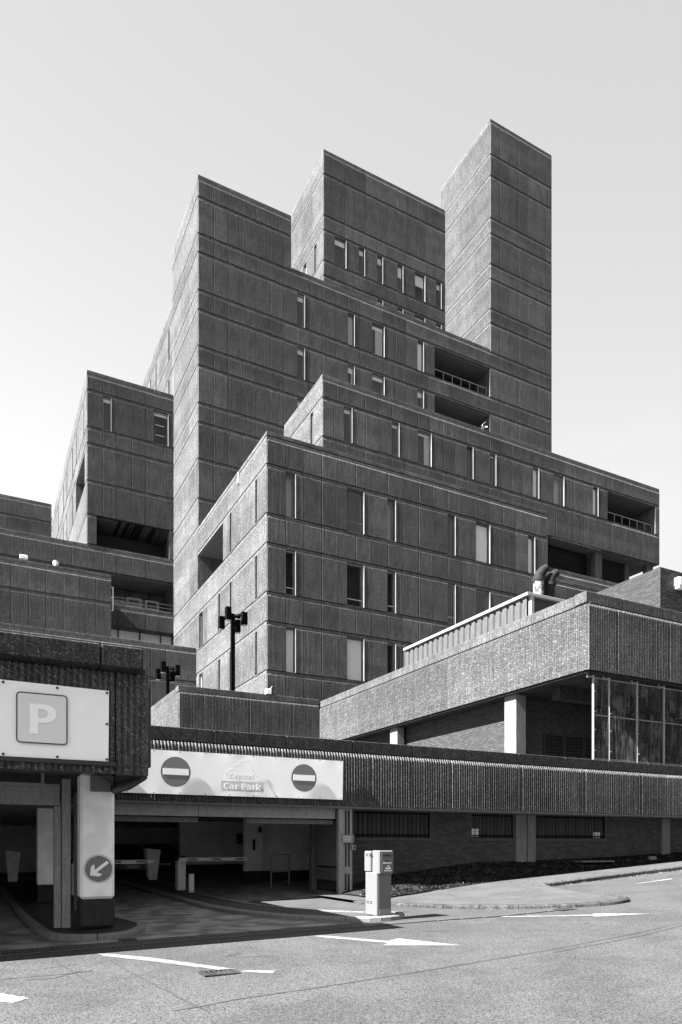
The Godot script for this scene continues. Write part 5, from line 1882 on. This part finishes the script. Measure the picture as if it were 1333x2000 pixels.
func build_street() -> void:
	# --- kerbed island under the pillar
	var i1 := thing("pillar_island", "kerbed island with pale rounded nose under the white pillar", "kerb")
	var k1 := [Vector2(0.70, 30.0), Vector2(0.76, 22.0), Vector2(0.81, 16.29), Vector2(0.89, 13.71), Vector2(0.99, 12.32), Vector2(1.22, 11.72), Vector2(1.76, 11.42), Vector2(2.26, 11.61), Vector2(2.60, 12.25), Vector2(2.66, 12.9), Vector2(2.5, 14.2), Vector2(2.45, 16.5), Vector2(2.6, 22.0), Vector2(2.7, 30.0)]
	kerb_run(i1, k1, 1.0 if _left_inside(k1) else -1.0, 0.1, 0.14, M.kerb)
	var in1 := _inset(k1, 0.12)
	ground_poly("infill", in1, 0.085, M.dark_paint, i1)
	# --- long island with the ticket machine
	var i2 := thing("ticket_island", "long curved kerbed island running into the car park with the ticket machine at its nose", "kerb")
	var k2 := [Vector2(4.95, 27.2), Vector2(4.75, 21.3), Vector2(4.58, 16.27), Vector2(4.76, 14.2), Vector2(5.07, 12.93), Vector2(5.51, 11.99), Vector2(6.04, 11.34), Vector2(6.58, 11.12), Vector2(7.11, 11.20), Vector2(7.36, 11.5), Vector2(7.22, 11.85), Vector2(6.9, 12.0), Vector2(6.5, 12.5), Vector2(6.12, 13.25), Vector2(5.85, 14.11), Vector2(5.6, 15.4), Vector2(5.55, 17.0), Vector2(5.6, 19.5), Vector2(5.62, 22.0), Vector2(5.85, 25.5)]
	kerb_run(i2, k2, 1.0 if _left_inside(k2) else -1.0, 0.1, 0.14, M.kerb)
	ground_poly("infill", _inset(k2, 0.12), 0.085, M.asphalt, i2)
	# --- ticket machine
	var t := thing("ticket_machine", "pale metal ticket machine standing on the island nose in sun", "machine", Vector3(6.70, gy(6.7) + 0.1, -11.36))
	var turn := Node3D.new()
	t.rotation.y = 0.12
	var body := MB.new()
	body.cbox(Vector3(-0.17, 0.0, -0.20), Vector3(0.17, 0.80, 0.16), 0.012)
	part("cabinet", body.mesh(), M.machine, t)
	var hd := MB.new()
	hd.cbox(Vector3(-0.185, 0.80, -0.22), Vector3(0.16, 1.19, -0.02), 0.02)
	part("back_housing", hd.mesh(), M.machine, t)
	var hf := MB.new()
	hf.cbox(Vector3(-0.15, 0.755, -0.019), Vector3(0.185, 1.2, 0.20), 0.02)
	var head := part("head", hf.mesh(), M.machine, t)
	var fa := MB.new()
	fa.box(Vector3(-0.09, 0.79, 0.20), Vector3(0.175, 1.17, 0.207))
	part("face", fa.mesh(), M.machine_face, head)
	for r in [[-0.06, 1.09, 0.12, 1.125, "print_black"], [-0.01, 1.0, 0.07, 1.02, "print_black"], [-0.05, 0.955, 0.13, 0.985, "print_mid"], [0.03, 0.905, 0.09, 0.92, "vinyl"], [-0.01, 0.86, 0.11, 0.885, "vinyl"], [-0.03, 0.815, 0.13, 0.845, "print_mid"]]:
		var s := MB.new()
		s.box(Vector3(r[0], r[1], 0.208), Vector3(r[2], r[3], 0.213))
		part("slot", s.mesh(), M[r[4]], head)
	var dr := MB.new()
	dr.box(Vector3(-0.13, 0.14, 0.161), Vector3(0.15, 0.74, 0.167))
	part("door", dr.mesh(), M.machine_face, t)
	var pl := MB.new()
	pl.box(Vector3(-0.12, 0.02, 0.161), Vector3(0.16, 0.125, 0.168))
	part("plinth", pl.mesh(), M.galv, t)
	for y in [0.22, 1.10]:
		for z in [-0.12, -0.02]:
			for e in [0.0, 0.03]:
				var v := MB.new()
				v.box(Vector3(-0.192 if y > 0.8 else -0.177, y + e, z - 0.035), Vector3(-0.18 if y > 0.8 else -0.168, y + e + 0.008, z + 0.035))
				part("vent", v.mesh(), M.black, t)
	turn.free()
	# --- drain channel across the entrance
	var d := thing("drain_channel", "long slotted drain channel across the car park entrance", "drain")
	var x := 0.0 - 6.0
	while x < 10.4:
		var f := MB.new()
		var yy := gy(x + 0.25)
		var sl: float = (gy(x + 0.5) - gy(x)) / 0.5
		var dn: float = 10.62 if x < 7.0 else lerpf(10.62, 10.36, (x - 7.0) / 3.4)
		for z in [0.0, 0.34]:
			f.box(Vector3(0, 0.0, -z - 0.05), Vector3(0.49, 0.012, -z))
		for k in 8:
			f.box(Vector3(0.01 + k * 0.06, 0.0, -0.34), Vector3(0.045 + k * 0.06, 0.010, -0.05))
		part("grating", f.mesh(), M.grate, d, Transform3D(Basis(Vector3.BACK, atan(sl)), Vector3(x, gy(x) + 0.004, -dn)))
		x += 0.5
	var pit := [Vector2(-6.0, 10.63), Vector2(7.0, 10.63), Vector2(10.4, 10.37), Vector2(10.4, 10.73), Vector2(7.0, 11.0), Vector2(-6.0, 11.0)]
	var pb := MB.new()
	for sgm in [[-6.0, 0.0], [0.0, 4.0], [4.0, 7.0], [7.0, 9.0], [9.0, 10.4]]:
		var da := 10.63 if sgm[0] <= 7.0 else lerpf(10.63, 10.37, (sgm[0] - 7.0) / 3.4)
		var db := 10.63 if sgm[1] <= 7.0 else lerpf(10.63, 10.37, (sgm[1] - 7.0) / 3.4)
		pb.quad(Vector3(sgm[0], gy(sgm[0]) + 0.003, -da), Vector3(sgm[1], gy(sgm[1]) + 0.003, -db), Vector3(sgm[1], gy(sgm[1]) + 0.003, -db - 0.36), Vector3(sgm[0], gy(sgm[0]) + 0.003, -da - 0.36))
	part("channel_bed", pb.mesh(), M.black, d)
	# --- gullies
	gully(Vector3(2.28, 0, -7.98), 0.42, 0.30, "square iron gully grate in the road beside the near white line")
	gully(Vector3(10.24, 0, -10.55), 0.42, 0.26, "iron gully grate in the road by the pavement nose")
	gully(Vector3(1.98, 0, -11.35), 0.26, 0.18, "small dark cover beside the kerb of the pillar island")
	# --- road paint
	var lift := 0.005
	var line1 := [Vector2(1.50, 10.10), Vector2(1.62, 10.04), Vector2(2.10, 9.30), Vector2(2.52, 8.42), Vector2(2.74, 7.98), Vector2(2.62, 7.93), Vector2(2.38, 8.36), Vector2(2.02, 9.06), Vector2(1.55, 9.84)]
	ground_poly("road_marking", ragged(line1, 0.008), lift, M.paint_road)
	ground_poly("road_marking", ragged([Vector2(2.80, 7.86), Vector2(3.11, 7.62), Vector2(3.02, 7.48), Vector2(2.74, 7.78)], 0.012), lift, M.paint_road)
	var ar1 := [Vector2(4.72, 10.05), Vector2(4.88, 10.05), Vector2(5.44, 8.95), Vector2(5.71, 9.11), Vector2(6.09, 8.0), Vector2(5.14, 8.62), Vector2(5.33, 8.77), Vector2(4.81, 9.75)]
	ground_poly("road_marking", ragged(ar1, 0.006), lift, M.paint_road)
	var ar2 := [Vector2(8.88, 10.50), Vector2(10.20, 9.52), Vector2(10.36, 9.62), Vector2(11.04, 8.85), Vector2(10.0, 9.26), Vector2(10.10, 9.40), Vector2(8.84, 10.36)]
	ground_poly("road_marking", ragged(ar2, 0.006), lift + 0.002, M.paint_road)
	ground_poly("road_marking", ragged([Vector2(15.5, 13.02), Vector2(17.22, 13.2), Vector2(16.95, 12.95), Vector2(15.66, 12.9)], 0.02), lift + 0.004, M.paint_road)
	ground_poly("road_marking", ragged([Vector2(-0.9, 9.1), Vector2(0.23, 8.0), Vector2(0.48, 7.58), Vector2(0.33, 7.41), Vector2(0.0, 7.75), Vector2(-1.2, 8.95)], 0.02), lift, M.paint_road)
	# --- cracks and saw cuts
	var cracks := [
		[[1.59, 6.31], [1.83, 6.34], [2.21, 6.45], [3.11, 6.52], [4.64, 6.72], [6.66, 7.04], [10.45, 7.8], [14.0, 8.5]],
		[[6.7, 6.88], [8.4, 7.2], [10.16, 7.59], [13.8, 8.3]], [[1.55, 9.46], [1.68, 7.8], [1.84, 6.12]], [[0.91, 9.87], [1.02, 8.92], [1.11, 8.12]],
		[[0.5, 8.6], [0.8, 8.55], [1.15, 8.9]], [[0.75, 9.3], [1.15, 9.35]], [[-1.0, 8.9], [0.3, 8.8], [0.95, 8.75], [1.25, 8.8]],
		[[2.9, 8.9], [3.2, 9.1]], [[3.0, 8.75], [3.35, 8.7], [3.5, 8.5]], [[6.15, 9.75], [6.3, 9.55]], [[6.5, 9.6], [6.62, 9.42]], [[6.75, 9.5], [6.95, 9.3]],
		[[8.6, 9.3], [8.75, 9.1]], [[9.0, 8.9], [9.35, 8.75]]]
	for c in cracks:
		var p := []
		for q in c: p.append(Vector2(q[0], q[1]))
		setting("road_crack", ribbon(p, 0.022, 0.004, 0.006), M.crack)
	# concrete kerb line at the edge of the entrance shadow
	setting("road_seam", ribbon([Vector2(-4, 10.18), Vector2(6.2, 10.2)], 0.012, 0.004, 0.004), M.crack)
	# --- pavement apron and kerb at the right
	var ap := [Vector2(7.9, 14.6), Vector2(8.0, 14.1), Vector2(8.28, 13.53), Vector2(8.85, 12.62), Vector2(9.5, 11.7), Vector2(10.5, 10.75), Vector2(11.4, 10.28), Vector2(12.05, 10.25), Vector2(12.35, 10.5)]
	var pav := thing("pavement_kerb", "weathered kerb edging the raised pavement on the right", "kerb")
	kerb_run(pav, ap, 1.0 if _left_inside(ap + [Vector2(12.9, 13.9)]) else -1.0, 0.085, 0.2, M.kerb_dark, 0.8)
	var k3 := [Vector2(13.2, 14.82), Vector2(13.77, 14.77), Vector2(14.72, 14.77), Vector2(17.07, 14.98), Vector2(20.19, 15.07), Vector2(27.5, 15.2)]
	kerb_run(pav, k3, 1.0 if _left_inside(k3 + [Vector2(27, 18), Vector2(13, 18)]) else -1.0, 0.12, 0.15, M.kerb_grey, 1.0)
	# surface: rises from the road on its right to the kerb level on its left
	var b := MB.new()
	var grid_x := 24
	var grid_d := 10
	for i in grid_x:
		for j in grid_d:
			var q := []
			for e in [[0, 0], [1, 0], [1, 1], [0, 1]]:
				var px: float = lerpf(7.9, 27.0, pow(float(i + e[0]) / grid_x, 1.3))
				var edge := _pave_edge(px)
				var pd: float = lerpf(edge, 16.9, float(j + e[1]) / grid_d)
				q.append(Vector3(px, gy(px, pd) + _pave_h(px, pd), -pd))
			b.quad(q[0], q[1], q[2], q[3])
	setting("pavement", b.mesh(), M.apron)
	# --- bank of bark mulch against the wall
	var mb := MB.new()
	for i in 40:
		for j in 8:
			var q := []
			for e in [[0, 0], [1, 0], [1, 1], [0, 1]]:
				q.append(_bank(lerpf(8.6, 27.0, (i + e[0]) / 40.0), (j + e[1]) / 8.0))
			mb.quad(q[0], q[1], q[2], q[3])
	setting("planting_bank", mb.mesh(), M.mulch)
	var mm := MultiMesh.new()
	mm.transform_format = MultiMesh.TRANSFORM_3D
	mm.use_colors = true
	var ch := MB.new()
	ch.quad(Vector3(-0.5, 0, 0.3), Vector3(0.4, 0.06, 0.4), Vector3(0.5, 0.0, -0.35), Vector3(-0.35, 0.12, -0.3))
	ch.tri(Vector3(-0.5, 0, 0.3), Vector3(0.1, -0.1, 0.0), Vector3(0.4, 0.06, 0.4))
	ch.tri(Vector3(0.4, 0.06, 0.4), Vector3(0.1, -0.1, 0.0), Vector3(0.5, 0.0, -0.35))
	mm.mesh = ch.mesh()
	mm.instance_count = 16000
	for i in 16000:
		var p := _bank(rng.randf_range(8.65, 26.5), pow(rng.randf(), 1.1) * 0.98 + 0.0)
		var s := rng.randf_range(0.02, 0.07)
		var bs := Basis.from_euler(Vector3(rng.randf_range(-0.6, 0.6), rng.randf() * TAU, rng.randf_range(-0.6, 0.6))).scaled(Vector3(s, s, s * rng.randf_range(0.4, 1.0)))
		mm.set_instance_transform(i, Transform3D(bs, p + Vector3(0, 0.012, 0)))
		var tone := rng.randf()
		var cv := 0.008 + 0.03 * tone * tone + (0.09 if rng.randf() > 0.975 else 0.0)
		mm.set_instance_color(i, Color(cv, cv, cv))
	var mi := MultiMeshInstance3D.new()
	mi.name = "bark_mulch"
	mi.multimesh = mm
	mi.material_override = M.chip
	mi.set_meta("kind", "stuff")
	mi.set_meta("label", "dark bark mulch and leaves on bank below the brick wall")
	mi.set_meta("category", "mulch")
	add_child(mi)
	# flat slab lying on the bank
	var slb := thing("paving_slab", "flat dark slab lying on the mulch bank near the wall", "slab", _bank(18.3, 0.62) + Vector3(0, 0.02, 0))
	var sb := MB.new()
	sb.cbox(Vector3(-0.75, 0.0, -0.25), Vector3(0.75, 0.05, 0.25), 0.01)
	part("slab", sb.mesh(), M.pilaster, slb)
	var st := thing("stone", "small pale lump of stone on the mulch at the far right", "stone", _bank(20.9, 0.35))
	var sm := MB.new()
	sm.cbox(Vector3(-0.16, -0.03, -0.1), Vector3(0.16, 0.13, 0.1), 0.05)
	part("stone", sm.mesh(), M.column, st)
	# weeds and grit in the gutter
	var grit := MultiMesh.new()
	grit.transform_format = MultiMesh.TRANSFORM_3D
	grit.use_colors = true
	grit.mesh = ch.mesh()
	grit.instance_count = 220
	for i in 220:
		var gx := rng.randf_range(13.8, 23.0)
		var gd := lerpf(14.76, 15.08, (gx - 13.8) / 9.0) - absf(rng.randfn(0.0, 0.07)) - 0.01
		var s := rng.randf_range(0.015, 0.05)
		var bs := Basis.from_euler(Vector3(rng.randf_range(-0.8, 0.8), rng.randf() * TAU, rng.randf_range(-0.8, 0.8))).scaled(Vector3(s, s * 1.5, s))
		grit.set_instance_transform(i, Transform3D(bs, Vector3(gx, gy(gx, gd) + 0.012, -gd)))
		var cv := rng.randf_range(0.02, 0.16)
		grit.set_instance_color(i, Color(cv, cv, cv))
	var gi := MultiMeshInstance3D.new()
	gi.name = "gutter_litter"
	gi.multimesh = grit
	gi.material_override = M.chip
	gi.set_meta("kind", "stuff")
	gi.set_meta("label", "dry leaves and grit along the right kerb")
	gi.set_meta("category", "litter")
	add_child(gi)

func _pave_edge(px: float) -> float:
	var e := [[7.9, 14.5], [8.28, 13.53], [8.85, 12.62], [9.5, 11.7], [10.5, 10.75], [11.4, 10.28], [12.05, 10.27], [12.4, 10.6], [13.0, 12.5], [13.5, 14.7], [13.77, 14.79], [14.72, 14.79], [17.07, 15.0], [20.19, 15.09], [27.5, 15.22], [30.0, 15.22]]
	for i in e.size() - 1:
		if px <= e[i + 1][0]: return lerpf(e[i][1], e[i + 1][1], (px - e[i][0]) / (e[i + 1][0] - e[i][0])) + 0.06
	return 15.2

func _pave_h(px: float, pd: float) -> float:
	# kerb height, running out to the road towards the apron's right-hand tip
	if px > 13.5: return 0.117
	var back := clampf((pd - 11.0) / 3.0, 0.0, 1.0)
	var right := smoothstep(9.8, 13.2, px)
	return lerpf(0.082, lerpf(0.075, 0.02, right) + 0.09 * back * right, 1.0 if px > 9.0 else 0.3)

func _bank(px: float, v: float) -> Vector3:
	var f := [[8.6, 14.6, 0.1], [9.5, 15.2, 0.1], [11.35, 16.2, 0.1], [13.5, 16.5, 0.12], [16.41, 16.5, 0.13], [20.61, 16.5, 0.13], [27.0, 16.5, 0.13]]
	var w := [[8.6, 0.12], [9.6, 0.35], [10.2, 0.55], [11.2, 0.6], [13.5, 0.86], [15.7, 0.88], [18.9, 0.95], [23.2, 1.12], [27.0, 1.35]]
	var fd := 0.0
	var fh := 0.0
	for i in f.size() - 1:
		if px <= f[i + 1][0] + 0.001:
			var t: float = (px - f[i][0]) / (f[i + 1][0] - f[i][0])
			fd = lerpf(f[i][1], f[i + 1][1], t)
			fh = lerpf(f[i][2], f[i + 1][2], t) + gy(px, fd)
			break
	var wh := 0.0
	for i in w.size() - 1:
		if px <= w[i + 1][0] + 0.001:
			wh = lerpf(w[i][1], w[i + 1][1], (px - w[i][0]) / (w[i + 1][0] - w[i][0]))
			break
	var bump := 0.02 * sin(px * 5.1 + v * 7.0) * sin(v * PI) + 0.015 * sin(px * 11.3 - v * 13.0) * sin(v * PI)
	return Vector3(px, lerpf(fh, wh, v) + bump + 0.008, -lerpf(fd, 17.32, v))

func gully(at: Vector3, w: float, l: float, label: String) -> void:
	var g := thing("gully_grate", label, "drain cover", Vector3(at.x, gy(at.x + w * 0.5) + 0.006, at.z), "gully grates")
	var f := MB.new()
	f.box(Vector3(0, 0, 0), Vector3(w, 0.012, 0.03))
	f.box(Vector3(0, 0, l - 0.03), Vector3(w, 0.012, l))
	f.box(Vector3(0, 0, 0.03), Vector3(0.03, 0.012, l - 0.03))
	f.box(Vector3(w - 0.03, 0, 0.03), Vector3(w, 0.012, l - 0.03))
	var n := 6
	for i in n:
		var x := 0.03 + (i + 0.5) * (w - 0.06) / n
		f.box(Vector3(x - 0.012, 0.0, 0.03), Vector3(x + 0.012, 0.009, l - 0.03))
	part("frame", f.mesh(), M.iron, g)
	var p := MB.new()
	p.quad(Vector3(0.01, -0.006, l - 0.01), Vector3(w - 0.01, -0.006, l - 0.01), Vector3(w - 0.01, -0.006, 0.01), Vector3(0.01, -0.006, 0.01))
	part("pit", p.mesh(), M.black, g)

func _left_inside(pts: Array) -> bool:
	# whether Vector2.orthogonal() of the travel direction points into the shape
	var a := 0.0
	for i in pts.size():
		a += pts[i].cross(pts[(i + 1) % pts.size()])
	var test := Vector2(1, 0).orthogonal()
	return (a > 0.0) == (test.y > 0.0)

func _inset(pts: Array, w: float) -> Array:
	var sgn := 1.0 if _left_inside(pts) else -1.0
	var fine := smooth_line(pts, 0.25)
	var out := []
	for i in fine.size():
		var d: Vector2 = (fine[min(i + 1, fine.size() - 1)] - fine[max(i - 1, 0)]).normalized().orthogonal() * sgn
		out.append(fine[i] + d * w)
	return out

# ------------------------------------------------------------------ across the street, behind the viewer
func build_opposite() -> void:
	# the slab tower farther along that the office windows mirror
	var t := thing("opposite_tower", "tall banded office tower far across the street, seen only in reflections", "building", Vector3(40, 0, 30))
	var tb := MB.new()
	tb.box(Vector3(0, -0.2, 0.3), Vector3(42, 56.0, 18.0))
	part("body", tb.mesh(), M.room, t)
	for s in 17:
		part("spandrel", box_mesh(42.0, 1.5, 0.3, 0.02), M.brick2, t, Transform3D(Basis(), Vector3(0, s * 3.3, 0.3)))
	for i in 15:
		part("mullion", box_mesh(0.6, 56.0, 0.5, 0.02), M.brick1, t, Transform3D(Basis(), Vector3(i * 2.95, 0, 0.29)))
